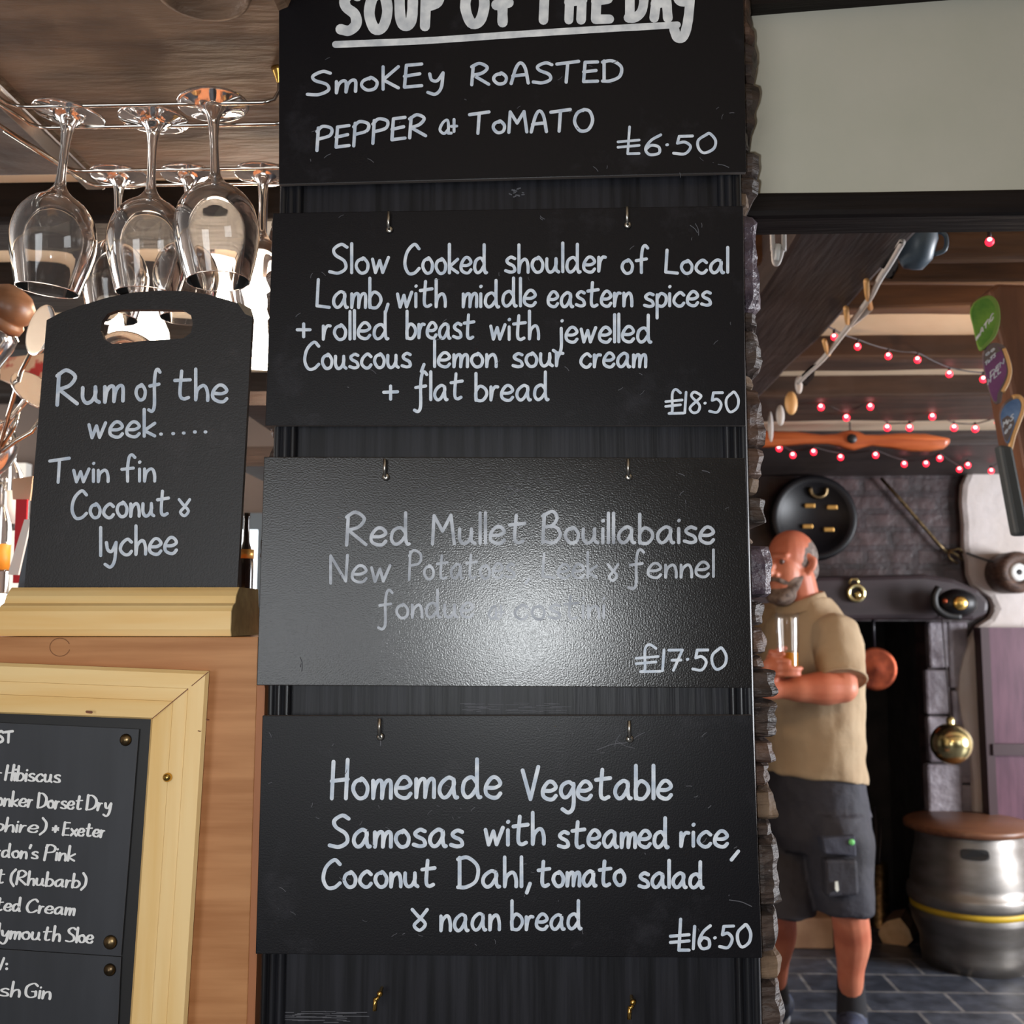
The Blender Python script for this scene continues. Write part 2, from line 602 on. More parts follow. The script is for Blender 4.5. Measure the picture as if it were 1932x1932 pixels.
M['lamp_shade'] = emit('lamp_shade', (1.0, .90, .78, 1), 9)
M['lamp_bulb'] = emit('lamp_bulb', (1.0, .86, .68, 1), 30)
M['sky_pane'] = emit('sky_pane', (.86, .95, 1.0, 1), 2.2)
M['card_red'] = mat('card_red', srgb(200, 30, 46), .5)
M['card_beige'] = mat('card_beige', srgb(222, 190, 160), .6)
M['card_white'] = mat('card_white', srgb(236, 236, 232), .5)
M['box_print'] = mat('box_print', srgb(214, 184, 156), .6, 0, srgb(176, 52, 48), scale=26, contrast=(.52, .6))
M['orange'] = mat('orange', srgb(232, 156, 50), .5)
M['jar_wood'] = mat('jar_wood', srgb(150, 104, 72), .4, 0, srgb(128, 84, 56), scale=14, stretch=(1, 1, 4))
M['blue_grey'] = mat('blue_grey', srgb(78, 92, 104), .4)

# ------------------------------------------------------------------ the setting
ZC = 2.17


def struct(o):
    return tag(o, kind='structure')


struct(MB().box((-3.4, -2.8, -.06), (5.1, 5.6, 0)).build('floor', M['slate_floor']))
struct(MB().box((-3.4, -2.8, ZC), (5.1, 5.6, ZC + .06)).build('ceiling', M['plaster_cream']))
struct(MB().box((-3.4, -2.8, 0), (-3.3, 5.6, ZC)).build('wall_left', M['white_wall']))
struct(MB().box((5.0, -2.8, 0), (5.1, 5.6, ZC)).build('wall_right', M['white_wall']))
struct(MB().box((-3.3, -2.8, 0), (5.0, -2.7, ZC)).build('wall_rear', M['wall_paint']))

# far wall with the fireplace opening
YB = 4.83
ox0, ox1 = P(1440, 1400, YB).x, P(1757, 1400, YB).x
oz = P(1600, 1172, YB).z
wb = MB()
wb.box((-3.3, YB, 0), (ox0, YB + .15, ZC)).box((ox1, YB, 0), (5.0, YB + .15, ZC)).box((ox0, YB, oz), (ox1, YB + .15, ZC))
struct(wb.build('wall_back', M['wall_brick']))
fb = MB()
fb.box((ox0 - .08, YB + .6, 0), (ox1 + .08, YB + .68, oz + .1))
fb.box((ox0 - .08, YB + .15, 0), (ox0, YB + .6, oz + .1)).box((ox1, YB + .15, 0), (ox1 + .08, YB + .6, oz + .1))
fb.box((ox0, YB + .15, oz), (ox1, YB + .6, oz + .1))
struct(fb.build('wall_fireplace', M['soot']))
# right jamb stones
jb = MB()
for (y0, y1, x0, x1) in ((1172, 1262, 1752, 1790), (1172, 1300, 1790, 1826), (1262, 1350, 1748, 1795), (1300, 1372, 1795, 1830), (1350, 1440, 1752, 1800), (1372, 1480, 1800, 1846), (1440, 1560, 1750, 1815), (1480, 1600, 1815, 1850), (1560, 1772, 1753, 1846)):
    a, b = P(x0, y1, YB - .03), P(x1, y0, YB - .03)
    jb.box((a.x + .004, YB - .03 + random.uniform(-.015, .015), max(a.z, 0) + .004), (b.x - .004, YB + .02, b.z - .004))
M['mantel'] = mat('mantel', srgb(40, 29, 33), .5, 0, srgb(52, 39, 43), scale=6, stretch=(1, 4, 4), bump=.3)
M['jamb'] = mat('jamb', srgb(104, 94, 100), .55, 0, srgb(140, 132, 138), scale=9, bump=.8, bscale=16, dist=.02)
struct(jb.build('wall_jamb', M['jamb'], bevel=.012))
# whitewashed chimney side with its wavy edge
edge = [(1830, 868), (1826, 890), (1815, 915), (1813, 945), (1817, 990), (1817, 1030), (1824, 1060), (1826, 1085), (1834, 1104), (1852, 1117), (1868, 1128), (1877, 1148), (1868, 1165), (1845, 1180), (1830, 1205), (1818, 1235), (1809, 1275), (1807, 1310), (1812, 1350), (1820, 1385), (1830, 1415), (1836, 1480), (1838, 1580), (1840, 1800)]
YW = 4.775
pl = [P(x, y, YW) for x, y in edge]
pl[0].z = ZC
pl[-1].z = 0
poly = [Vector((5.0, YW, ZC))] + pl + [Vector((5.0, YW, 0))]
struct(MB().prism(poly, (0, YB - YW, 0)).build('wall_chimney', M['white_wall'], bevel=.03))
# mantel beam
mt = [(1380, 1092), (1500, 1088), (1640, 1086), (1745, 1083), (1800, 1092), (1846, 1112), (1868, 1134), (1866, 1158), (1838, 1170), (1700, 1168), (1560, 1170), (1380, 1172)]
struct(MB().prism([P(x, y, 4.5) for x, y in mt], (0, YB - 4.5, 0)).build('trim_1', M['mantel'], bevel=.02))
# hearth step
hs = MB()
a, b = P(1440, 1772, YB - .12), P(1572, 1733, YB - .12)
hs.box((a.x, YB - .12, 0), (b.x, YB + .5, b.z))
struct(hs.build('trim_2', M['hearth'], bevel=.01))
# door of the cupboard beside the fireplace
dr = thing('door_1', None, None, P(1872, 1570, 4.72))
struct(dr)
a, b = P(1876, 1568, 4.72), P(1990, 1184, 4.72)
MB().box((a.x, 4.715, a.z), (b.x, 4.78, b.z)).build('door_panel', M['door_purple'], dr)
MB().box((a.x - .025, 4.70, a.z), (a.x + .012, 4.78, b.z)).build('door_frame', M['door_edge'], dr)
c = P(1910, 1412, 4.7)
MB().box((a.x, 4.69, c.z - .03), (b.x, 4.73, c.z + .02)).build('door_rail', M['door_edge'], dr)

# beams of the far room
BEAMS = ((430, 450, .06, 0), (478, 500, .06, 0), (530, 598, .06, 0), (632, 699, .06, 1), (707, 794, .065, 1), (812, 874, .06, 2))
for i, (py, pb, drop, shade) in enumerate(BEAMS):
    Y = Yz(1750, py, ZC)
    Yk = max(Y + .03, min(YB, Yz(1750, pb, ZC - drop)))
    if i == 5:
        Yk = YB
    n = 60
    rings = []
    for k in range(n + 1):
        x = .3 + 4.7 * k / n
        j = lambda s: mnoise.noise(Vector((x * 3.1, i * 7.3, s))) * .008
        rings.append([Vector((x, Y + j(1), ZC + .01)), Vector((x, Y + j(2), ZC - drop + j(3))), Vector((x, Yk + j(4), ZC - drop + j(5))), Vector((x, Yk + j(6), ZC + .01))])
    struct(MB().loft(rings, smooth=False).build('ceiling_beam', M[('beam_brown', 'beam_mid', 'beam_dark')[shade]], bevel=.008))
# beams over the bar
for py, pb in ((342, 474), (492, 592), (604, 692), (704, 762), (772, 840)):
    Y = Yz(200, py, ZC)
    struct(MB().box((-3.3, Y, ZC - .07), (-.24, Yz(200, pb, ZC - .07), ZC + .01)).build('ceiling_beam', M['beam_black'], bevel=.01))
# long beam running away into the far room
lb = MB()
rings = []
for k in range(31):
    y = 1.12 + 2.5 * k / 30
    j = lambda s: mnoise.noise(Vector((y * 2.7, 3.3, s))) * .01
    rings.append([Vector((.405 + j(1), y, ZC + .01)), Vector((.405 + j(2), y, 2.052 + j(3))), Vector((.6 + j(4), y, 2.052 + j(5))), Vector((.6 + j(6), y, ZC + .01))])
struct(lb.loft(rings, smooth=False).build('ceiling_beam', M['beam_long'], bevel=.01))

# header wall over the opening and its lintel
YH = 1.0
xr = 5.0
zt = P(1500, 375, YH).z
x0 = P(1400, 200, YH).x - .12
struct(MB().box((x0, YH, zt - .002), (xr, YH + .05, ZC)).build('wall_header', M['plaster']))
lt = MB()
YLB = Yz(1600, 445, P(1500, 408, YH - .02).z)
rings = []
for k in range(41):
    x = x0 + (xr - x0) * k / 40
    t = mnoise.noise(Vector((x * 9, 0, 2))) * .004
    zb = P(1500, 408, YH - .02).z + mnoise.noise(Vector((x * 5, 4, 2))) * .004
    rings.append([Vector((x, YH - .02, zt + t)), Vector((x, YH - .02, zb)), Vector((x, YLB, zb)), Vector((x, YLB, zt + t))])
struct(lt.loft(rings, smooth=False).build('lintel_beam', M['beam_black'], bevel=.006))
a = P(1380, 6, YH - .03)
struct(MB().prism([P(1380, 12, YH - .02), P(1500, 2, YH - .02), P(2900, -110, YH - .02), P(2900, -160, YH - .02), P(1380, -60, YH - .02)], (0, .05, 0)).build('ceiling_beam', M['beam_black']))

# timber canopy over the bar
struct(MB().box((-.575, .30, 1.992), (-.235, 1.25, ZC)).build('ceiling_canopy', M['canopy'], bevel=.012))
struct(MB().box((-1.7, .30, 2.0), (-.592, 1.25, ZC)).build('ceiling_canopy', M['canopy_side'], bevel=.012))
struct(MB().box((-.595, .30, 1.985), (-.570, 1.255, 2.02)).build('trim_3', M['chrome'], bevel=.003))
# round recessed plate in the canopy
pc = Pz(382, -22, 1.99)
MB().lathe([(0, -.001), (.034, -.001), (.037, -.006), (.041, -.006), (.043, 0), (.043, .004)], pc, (0, 0, 1), 36).build('ceiling_plate', M['canopy'], loc=pc)
tag(bpy.data.objects['ceiling_plate'], 'round brown plate set in the timber above the glass rack', 'plate')

# stone pillar
pil = MB()


def stone(x0, x1, y0, y1, z0, z1, mi, seed, amp=.007):
    n = 11
    vs, fs, idx = [], [], {}
    c = Vector(((x0 + x1) / 2, (y0 + y1) / 2, (z0 + z1) / 2))
    h = Vector(((x1 - x0) / 2, (y1 - y0) / 2, (z1 - z0) / 2))

    def vid(i, j, k):
        key = (i, j, k)
        if key not in idx:
            q = Vector((2 * i / n - 1, 2 * j / n - 1, 2 * k / n - 1))
            l8 = (abs(q.x) ** 10 + abs(q.y) ** 10 + abs(q.z) ** 10) ** .1
            q = q / l8
            p = Vector((c.x + q.x * h.x, c.y + q.y * h.y, c.z + q.z * h.z))
            d = mnoise.fractal(p * 26 + Vector((seed, seed * 2.1, 0)), 1, 2, 4)
            layer = mnoise.noise(Vector((p.x * 9, p.y * 9 + seed, p.z * 110)))
            r = (p - c)
            r = Vector((r.x / h.x, r.y / h.y, .35 * r.z / h.z))
            p += r.normalized() * (d * amp + layer * amp * .45)
            idx[key] = len(vs)
            vs.append(p)
        return idx[key]
    for a in range(n):
        for b in range(n):
            fs.append((vid(a, 0, b), vid(a + 1, 0, b), vid(a + 1, 0, b + 1), vid(a, 0, b + 1)))
            fs.append((vid(a, n, b), vid(a, n, b + 1), vid(a + 1, n, b + 1), vid(a + 1, n, b)))
            fs.append((vid(0, a, b), vid(0, a, b + 1), vid(0, a + 1, b + 1), vid(0, a + 1, b)))
            fs.append((vid(n, a, b), vid(n, a + 1, b), vid(n, a + 1, b + 1), vid(n, a, b + 1)))
            fs.append((vid(a, b, 0), vid(a, b + 1, 0), vid(a + 1, b + 1, 0), vid(a + 1, b, 0)))
            fs.append((vid(a, b, n), vid(a + 1, b, n), vid(a + 1, b + 1, n), vid(a, b + 1, n)))
    pil.add(vs, fs, mi, False)


YP = .918
R_ST = [(-60, 76, 1424, 1), (78, 145, 1434, 0), (146, 236, 1434, 0), (238, 280, 1416, 0), (280, 325, 1438, 0), (327, 362, 1438, 0), (364, 388, 1416, 3), (390, 582, 1436, 2),
        (584, 612, 1438, 0), (614, 700, 1440, 0), (702, 728, 1422, 3), (730, 838, 1446, 1), (840, 900, 1446, 1), (902, 930, 1428, 3), (934, 990, 1452, 0), (992, 1024, 1428, 3), (1026, 1130, 1456, 2), (1132, 1180, 1446, 0),
        (1182, 1236, 1450, 1), (1238, 1262, 1448, 1), (1264, 1318, 1470, 0), (1320, 1398, 1470, 0), (1400, 1440, 1462, 1), (1442, 1488, 1462, 1), (1490, 1552, 1472, 3), (1554, 1580, 1462, 0), (1582, 1720, 1477, 0), (1722, 1800, 1474, 0), (1802, 1850, 1480, 3), (1852, 1990, 1486, 0), (1992, 2120, 1488, 1)]
for i, (a, b, x, mi) in enumerate(R_ST):
    p0, p1 = P(x, b, YP), P(x, a, YP)
    stone(.10, (p0.x + p1.x) / 2 + .002, YP, 1.24, p0.z, p1.z, mi, i * 3.7 + 1)
yy = -60
i = 0
while yy < 2100:
    h = random.choice((38, 52, 70, 88, 110))
    x = (545 if yy < 360 else 506) - .012 * yy + random.uniform(-14, 8)
    p0, p1 = P(x, yy + h - 2, YP), P(x, yy, YP)
    stone((p0.x + p1.x) / 2, -.13, YP, 1.24, p0.z, p1.z, random.choice((0, 0, 1)), i * 5.1 + 91)
    yy += h
    i += 1
pil.box((-.225, YP + .012, 0), (.175, 1.22, ZC), 3)
pil.box((-.24, YP + .02, 0), (.19, 1.22, P(900, 2090, YP).z), 1)
struct(pil.build('wall_pillar', [M['stone_dark'], M['stone_brown'], M['stone_purple'], M['mortar']]))

# ------------------------------------------------------------------ handwriting
GL = {
    'a': '8,9 5,10 1,7 0,3 2,0 5,1 8,6 8,9 8,9 8,3 9,0 10,0', 'b': '1,19 1,0 1,0 1,6 4,10 8,8 9,4 6,0 2,0 1,2', 'c': '8,8 5,10 1,7 0,3 3,0 6,0 8,2',
    'd': '8,7 5,10 1,8 0,3 2,0 5,1 8,5 / 8,19 8,4 9,0 10,0', 'e': '0,5 5,5 8,7 6,10 3,10 0,6 0,2 3,0 6,0 8,2', 'f': '9,18 7,20 5,18 4,10 4,-4 2,-8 -1,-7 / 0,9 8,10',
    'F': '9,18 7,20 5,18 4,10 4,0 / 0,9 8,10', 'g': '8,8 5,10 1,8 0,4 2,1 5,2 8,7 8,9 8,9 8,-4 5,-8 1,-6', 'h': '1,19 1,0 1,0 2,6 5,9 7,8 8,4 8,0', 'i': '1,9 1,0 / 1,14 1.3,14.3',
    'j': '4,9 4,-4 2,-8 -2,-6 / 4.5,14 4.8,14.3', 'k': '1,19 1,0 / 8,9 1,4 1,4 8,0', 'l': '1,19 1,0', 'm': '1,9 1,0 1,0 2,6 4,9 6,8 6,0 6,0 7,6 9,9 11,8 11,0', 'n': '1,9 1,0 1,0 2,6 5,9 7,8 8,4 8,0',
    'o': '5,10 1,8 0,4 3,0 7,1 8,6 5,10 4,9', 'p': '1,9 1,-9 / 1,6 4,10 8,8 8,3 5,0 1,1', 'r': '1,9 1,0 1,0 2,6 4,9 6,9', 's': '7,9 4,10 1,8 2,6 6,4 7,1 4,0 0,1', 't': '4,17 3,3 5,0 8,1 / 0,11 9,12',
    'u': '0,9 0,3 2,0 5,1 7,5 7,9 7,9 7,2 9,0', 'v': '0,9 4,0 4,0 8,10', 'w': '0,9 2,0 2,0 5,8 5,8 7,0 7,0 11,10', 'y': '1,9 2,4 5,3 8,9 8,9 7,-3 4,-8 0,-6', 'x': '0,9 8,0 / 8,9 0,0',
    'S': '11,17 7,19 2,16 3,12 9,8 10,3 5,0 -1,1', 'C': '12,16 8,19 2,14 0,6 3,0 8,0 12,3', 'R': '2,18 1,0 / 1,17 6,20 11,16 8,11 2,9 2,9 12,0', 'B': '2,18 1,0 / 1,17 7,20 10,16 7,11 2,10 2,10 9,10 12,5 8,0 1,1',
    'M': '1,0 2,18 2,18 7,8 7,8 12,18 12,18 14,0', 'N': '1,0 1,18 1,18 10,1 10,1 11,18', 'P': '2,19 1,-1 / 1,16 5,20 11,17 10,11 2,9', 'D': '1,19 1,0 / 0,18 6,19 12,13 11,4 5,0 0,0', 'H': '1,19 0,0 / 9,20 8,0 / 0,9 9,10',
    'T': '0,17 14,19 / 7,18 6,0', 'L': '2,18 1,1 1,1 10,0', 'l2': '', 'K': '1,19 1,0 / 9,18 1,8 1,8 9,0', 'E': '9,18 1,18 1,18 0,0 0,0 9,0 / 0,9 8,10', 'O': '7,19 2,16 0,8 4,0 10,1 13,9 11,17 7,19 6,18', 'A': '0,0 3,14 6,19 9,14 11,0 / 1,7 10,8',
    'V': '0,17 5,0 5,0 10,19', 'Y': '0,18 3,10 8,10 11,18 11,18 9,0 6,-9 2,-10 0,-6', 'y2': '', 'W': '0,18 3,0 3,0 7,14 7,14 10,0 10,0 14,18', 'U': '0,18 1,4 5,0 9,4 10,18', 'F2': '', 'J': '8,18 8,4 4,0 0,3', 'G': '11,16 7,19 1,14 1,4 5,0 10,2 10,8 10,8 6,8',
    'm2': '', '6': '9,19 4,14 1,6 3,0 8,1 8,7 4,9 1,5', '5': '10,18 3,18 3,18 2,11 2,11 6,12 9,7 6,0 0,1', '0': '6,19 1,13 1,5 4,0 9,4 10,12 7,19 5,18', '1': '2,19 1,0', '8': '8,17 4,19 2,15 8,7 7,1 3,0 1,5 9,14 8,17', '7': '0,18 9,18 9,18 3,0 / 2,9 8,9',
    '4': '6,19 0,6 0,6 10,6 / 7,12 7,0', '£': '9,17 6,20 4,16 4,2 2,0 2,0 11,0 / 0,10 10,11 / 0,6 9,7', '#': '5,20 4,0 4,0 10,0 / -1,9 10,10 / -1,5 10,6', '.': '1,1 1.4,1.2', '·': '1,9 1.4,9.2', ',': '2,2 0,-4', '+': '5,13 5,2 / 0,8 10,8', '&': '8,10 4,4 1,0 4,-3 7,1 3,6 0,10', '@': '7,3 4,0 1,3 3,8 6,10 7,7 7,0 7,0 9,0 / 11,10 11,1 / 9,5 13,5',
    "'": '1,19 0,15', '(': '5,21 1,14 1,4 5,-3', ')': '0,21 4,14 4,4 0,-3', '*': '5,15 5,5 / 0,12 10,8 / 0,8 10,12', ':': '1,9 1.4,9.2 / 1,1 1.4,1.2', ' ': '',
    'oE': '',
}


def glyph(ch):
    out = []
    for st in GL.get(ch, '').split('/'):
        pts = [tuple(float(c) for c in p.split(',')) for p in st.split()]
        if pts:
            out.append(pts)
    return out


def smooth_stroke(pts):
    runs, cur = [], [pts[0]]
    for p in pts[1:]:
        if p == cur[-1]:
            runs.append(cur)
            cur = [p]
        else:
            cur.append(p)
    runs.append(cur)
    return [catmull([Vector((x, y)) for x, y in r], 5) for r in runs if len(r) > 1]


INKZ = 0.0


def ribbon(mb, pts, w, proj, brush=0, mi=0):
    """flat pen stroke with round ends; pts and w in photo pixels, proj lifts them onto the board"""
    n = len(pts)
    if n < 2:
        return
    L, R = [], []
    for i, p in enumerate(pts):
        t = pts[min(i + 1, n - 1)] - pts[max(i - 1, 0)]
        if t.length < 1e-6:
            t = Vector((1, 0))
        t.normalize()
        nn = Vector((-t.y, t.x))
        ww = w * .5 * (1 + .10 * mnoise.noise(Vector((p.x * .09, p.y * .09, 1))))
        if brush:
            ww *= .55 + .75 * abs(t.y)
        L.append(p + nn * ww)
        R.append(p - nn * ww)
    global INKZ
    vs = [proj(q.x, q.y) + Vector((0, -INKZ - 2.5e-6 * i, 0)) for i, q in enumerate(L)] + [proj(q.x, q.y) + Vector((0, -INKZ - 2.5e-6 * i, 0)) for i, q in enumerate(R)]
    fs = [(i, i + 1, n + i + 1, n + i) for i in range(n - 1)]
    b = len(mb.v)
    mb.add(vs, fs, mi)
    for (e, a, c) in ((pts[0], L[0], R[0]), (pts[-1], R[-1], L[-1])):
        d = a - e
        top = -INKZ - 2.5e-6 * (n + 2)
        fan = [proj(e.x, e.y) + Vector((0, top, 0))]
        for k in range(7):
            an = PI * k / 6
            fan.append(proj(e.x + d.x * math.cos(an) - d.y * math.sin(an), e.y + d.x * math.sin(an) + d.y * math.cos(an)) + Vector((0, top, 0)))
        mb.add(fan, [(0, k, k + 1) for k in range(1, 7)], mi)
    INKZ = (INKZ + 1.7e-5) % 1.6e-4


def write(mb, text, x0, y0, x1, y1, xh, w, proj, slant=0.0, gap=3.2, brush=0, mi=0, seed=0):
    """one word: starts at x0 on baseline y0, ends at x1 on baseline y1, x-height xh (all photo pixels)"""
    strokes, x = [], 0.0
    for k, ch in enumerate(text):
        g = glyph(ch)
        if not g:
            x += 7
            continue
        mn = min(p[0] for s in g for p in s)
        mx = max(p[0] for s in g for p in s)
        j = mnoise.noise(Vector((k * 1.7 + seed, x0 * .13, y0 * .11)))
        if brush:
            j *= .2
        for s in g:
            strokes.append([(x - mn + px + py * slant, py * (1 + .06 * j) + .5 * j, py) for px, py in s])
        x += mx - mn + gap
    tot = x - gap
    sx = (x1 - x0) / tot
    sy = xh / 10
    for s in strokes:
        for pts in smooth_stroke([(a, b) for a, b, _ in s]):
            pp = []
            for q in pts:
                px = x0 + q.x * sx
                t = (px - x0) / max(1e-6, x1 - x0)
                pp.append(Vector((px, y0 + (y1 - y0) * t - q.y * sy)))
            ribbon(mb, pp, w, proj, brush, mi)


# ------------------------------------------------------------------ black backing panel with hooks
YPAN = .897
pz0, pz1 = P(960, 2010, YPAN).z, P(960, -70, YPAN).z
pxl, pxr = P(506, 1330, YPAN).x, P(1421, 1330, YPAN).x
panel = thing('menu_rack', 'tall black panel with reeded edges, carrying the four menu boards', 'panel', (0, YPAN, pz0))
MB().box((pxl + .02, YPAN, pz0), (pxr - .02, YPAN + .018, pz1)).build('panel_board', M['panel'], panel)


def moulding(xa, xb):
    n = 26
    prof = []
    for k in range(n + 1):
        t = k / n
        y = YPAN - .003 - .0035 * abs(math.sin(t * PI * 3)) ** .6
        prof.append((xa + (xb - xa) * t, y))
    prof += [(xb, YPAN + .018), (xa, YPAN + .018)]
    m = MB().prism([Vector((x, y, pz0)) for x, y in prof], (0, 0, pz1 - pz0))
    m.build('moulding', M['panel_mould'], panel)


moulding(pxl, pxl + .021)
moulding(pxr - .021, pxr)
YBD = .885     # front face of the boards


def hook(px, py, low=False):
    """square dresser hook: shank out of the panel, arm standing up in front of the board"""
    p = P(px, py, YBD - .004)
    m = MB()
    if low:
        m.tube([(p.x + .003, YPAN + .004, p.z + .006), (p.x + .002, p.y + .0, p.z + .003), (p.x, p.y - .001, p.z + .001)], .0016)
        m.tube([(p.x, p.y, p.z + .003), (p.x - .0005, p.y, p.z - .007)], .0017)
        m.ball((p.x + .003, p.y + .004, p.z + .005), .0026, 0, 12, 8)
        m.build('hook', M['brass'], panel)
    else:
        m.tube([(p.x, YPAN + .004, p.z - .012), (p.x, p.y, p.z - .0125)], .0015)
        m.tube([(p.x, p.y, p.z - .013), (p.x, p.y, p.z + .001)], .0016)
        m.lathe([(.0026, .001), (.0034, -.0006), (.0026, -.0018), (.001, -.002)], (p.x + .0006, YBD - .001, p.z - .0145), (0, 1, 0), 16)
        m.build('hook', M['steel'], panel)


for px, py in ((733, 402), (1183, 393), (726, 868), (1185, 868), (716, 1358), (1187, 1362)):
    hook(px, py)
hook(708, 1890, True)
hook(1188, 1906, True)
# the four holes of the missing board, staple marks on the panel
mk = MB()
pj = lambda x, y: P(x, y, YPAN - .0004)
for k in range(14):
    x, y = 972 + random.uniform(-14, 14), 364 + random.uniform(-8, 9)
    ribbon(mk, [Vector((x, y)), Vector((x + random.uniform(2, 6), y + random.uniform(-2, 2)))], 2.4, pj)
for k in range(46):
    x, y = random.uniform(860, 1060), random.uniform(1326, 1345)
    ribbon(mk, [Vector((x, y)), Vector((x + random.uniform(8, 34), y + random.uniform(-1, 1)))], 1.0, pj)
for k in range(26):
    x, y = random.uniform(530, 650), random.uniform(1908, 1930)
    ribbon(mk, [Vector((x, y)), Vector((x + random.uniform(12, 50), y + random.uniform(-1, 1)))], 1.3, pj)
mk.build('scuff_mark', M['mark'], panel)

# ------------------------------------------------------------------ menu boards
OVR = .0004


def board(label, quad, lines, price, matname, marks=(), bold=(), ink='ink'):
    q = [P(x, y, YBD) for x, y in quad]
    base = (q[2] + q[3]) / 2
    t = thing('menu_board', label, 'chalkboard', base, 'menu boards hung on the black panel')
    MB().prism(q[::-1], (0, .005, 0), 0, 1).build('slate', [M[matname], M['slate_edge']], t, bevel=.0006)
    pj = lambda x, y: P(x, y, YBD - OVR)
    if bold:
        m = MB()
        for a in bold:
            if a[0] == '_':
                ribbon(m, catmull([Vector(p) for p in a[1]], 6), a[2], pj)
            else:
                write(m, *a, pj, gap=8.5)
        m.build('heading', M['ink_bold'], t)
    m = MB()
    for a in lines:
        write(m, *a, pj)
    m.build('lettering', M[ink], t)
    m = MB()
    for a in price:
        write(m, *a, pj)
    m.build('price', M['ink'], t)
    m = MB()
    for (x, y, dx, dy, w) in marks:
        ribbon(m, catmull([Vector((x, y)), Vector((x + dx * .5 + dy * .1, y + dy * .5 - dx * .06)), Vector((x + dx, y + dy))], 4), w, pj)
    if marks:
        m.build('scratch', M['mark'], t)
    # peg holes
    return t


W1, W2 = 6.2, 6.0


def rmarks(n, x0, x1, y0, y1, s):
    r = random.Random(s)
    return [(r.uniform(x0, x1), r.uniform(y0, y1), r.uniform(-9, 12), r.uniform(-9, 9), r.uniform(.7, 1.4)) for _ in range(n)]


board('top black menu board headed SOUP OF THE DAY in thick white letters',
      [(526, -40), (1402, -60), (1408, 325), (526, 348)],
      [('SmoKEy', 580, 180, 836, 158, 23, W1), ('RoASTED', 890, 160, 1172, 152, 20, W1), ('PEPPER', 598, 282, 803, 256, 21, W1), ('@', 830, 252, 862, 250, 26, 5.4), ('ToMATO', 886, 252, 1118, 246, 21, W1)],
      [('#', 1166, 290, 1206, 289, 26, 5), ('6·50', 1218, 292, 1350, 288, 19, 5.4)], 'slate',
      rmarks(26, 560, 1380, 110, 330, 3) + [(1355, 310, 20, 6, 1.5)],
      [('SOUP', 643, 60, 828, 44, 36, 20), ('OF', 878, 44, 962, 42, 37, 20), ('THE', 1008, 38, 1150, 36, 38, 18), ('DA', 1186, 34, 1260, 34, 38, 18), ('Y', 1272, 34, 1304, 38, 36, 18), ('_', [(633, 84), (800, 77), (960, 66), (1120, 56), (1278, 47)], 13)])
board('second menu board down, offering slow cooked lamb shoulder at £18.50',
      [(515, 402), (1402, 388), (1407, 803), (500, 803)],
      [('Slow', 622, 516, 733, 514, 28, W2), ('Cooked', 764, 516, 918, 514, 28, W2), ('shoulder', 954, 514, 1142, 512, 28, W2), ('oF', 1174, 516, 1222, 514, 25, W2), ('Local', 1256, 516, 1373, 514, 24, W2),
       ('Lamb,', 598, 580, 732, 580, 29, W2), ('with', 750, 580, 840, 578, 27, W2), ('middle', 874, 579, 1010, 577, 27, W2), ('eastern', 1035, 578, 1192, 577, 27, W2), ('spices', 1216, 578, 1340, 576, 25, W2),
       ('+', 561, 640, 585, 640, 22, W2), ('rolled', 610, 640, 732, 638, 28, W2), ('breast', 768, 638, 894, 638, 27, W2), ('with', 926, 640, 1016, 640, 27, W2), ('jewelled', 1044, 645, 1228, 645, 27, W2),
       ('Couscous', 575, 696, 774, 692, 26, W2), (',', 795, 692, 800, 692, 22, W2), ('lemon', 820, 692, 936, 692, 25, W2), ('sour', 968, 692, 1062, 690, 25, W2), ('cream', 1096, 692, 1218, 692, 25, W2),
       ('+', 724, 758, 750, 757, 23, W2), ('flat', 782, 755, 872, 753, 27, W2), ('bread', 898, 755, 1034, 754, 27, W2)],
      [('£', 1256, 780, 1290, 779, 23, 5), ('18·50', 1292, 779, 1393, 777, 20, 5)], 'slate',
      rmarks(30, 530, 1390, 410, 790, 5) + [(1302, 425, 14, 14, 1.4), (1312, 422, 6, 22, 1.2)])
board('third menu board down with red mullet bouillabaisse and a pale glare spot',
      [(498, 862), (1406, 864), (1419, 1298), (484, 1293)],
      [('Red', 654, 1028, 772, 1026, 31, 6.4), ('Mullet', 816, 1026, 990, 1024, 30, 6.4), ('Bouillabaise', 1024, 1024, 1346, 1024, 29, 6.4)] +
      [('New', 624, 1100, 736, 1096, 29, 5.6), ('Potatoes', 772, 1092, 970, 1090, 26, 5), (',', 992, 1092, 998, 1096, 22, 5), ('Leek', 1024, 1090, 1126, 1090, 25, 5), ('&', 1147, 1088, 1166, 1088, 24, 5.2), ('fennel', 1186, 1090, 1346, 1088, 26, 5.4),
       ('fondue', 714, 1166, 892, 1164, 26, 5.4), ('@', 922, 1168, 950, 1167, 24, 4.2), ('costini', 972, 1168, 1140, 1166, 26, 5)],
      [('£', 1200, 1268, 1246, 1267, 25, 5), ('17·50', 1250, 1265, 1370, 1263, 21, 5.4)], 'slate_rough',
      [(952, 918, 34, 12, 1.5), (948, 948, 32, -24, 1.5), (966, 888, 18, 10, 1.3), (996, 908, 4, -10, 1.2), (1014, 902, 22, 14, 1.4), (1325, 888, 14, 4, 1.4), (566, 1240, 3, 26, 1.2), (770, 930, 36, -10, 1)] + rmarks(24, 510, 1390, 880, 1280, 8), ink='ink_thin')
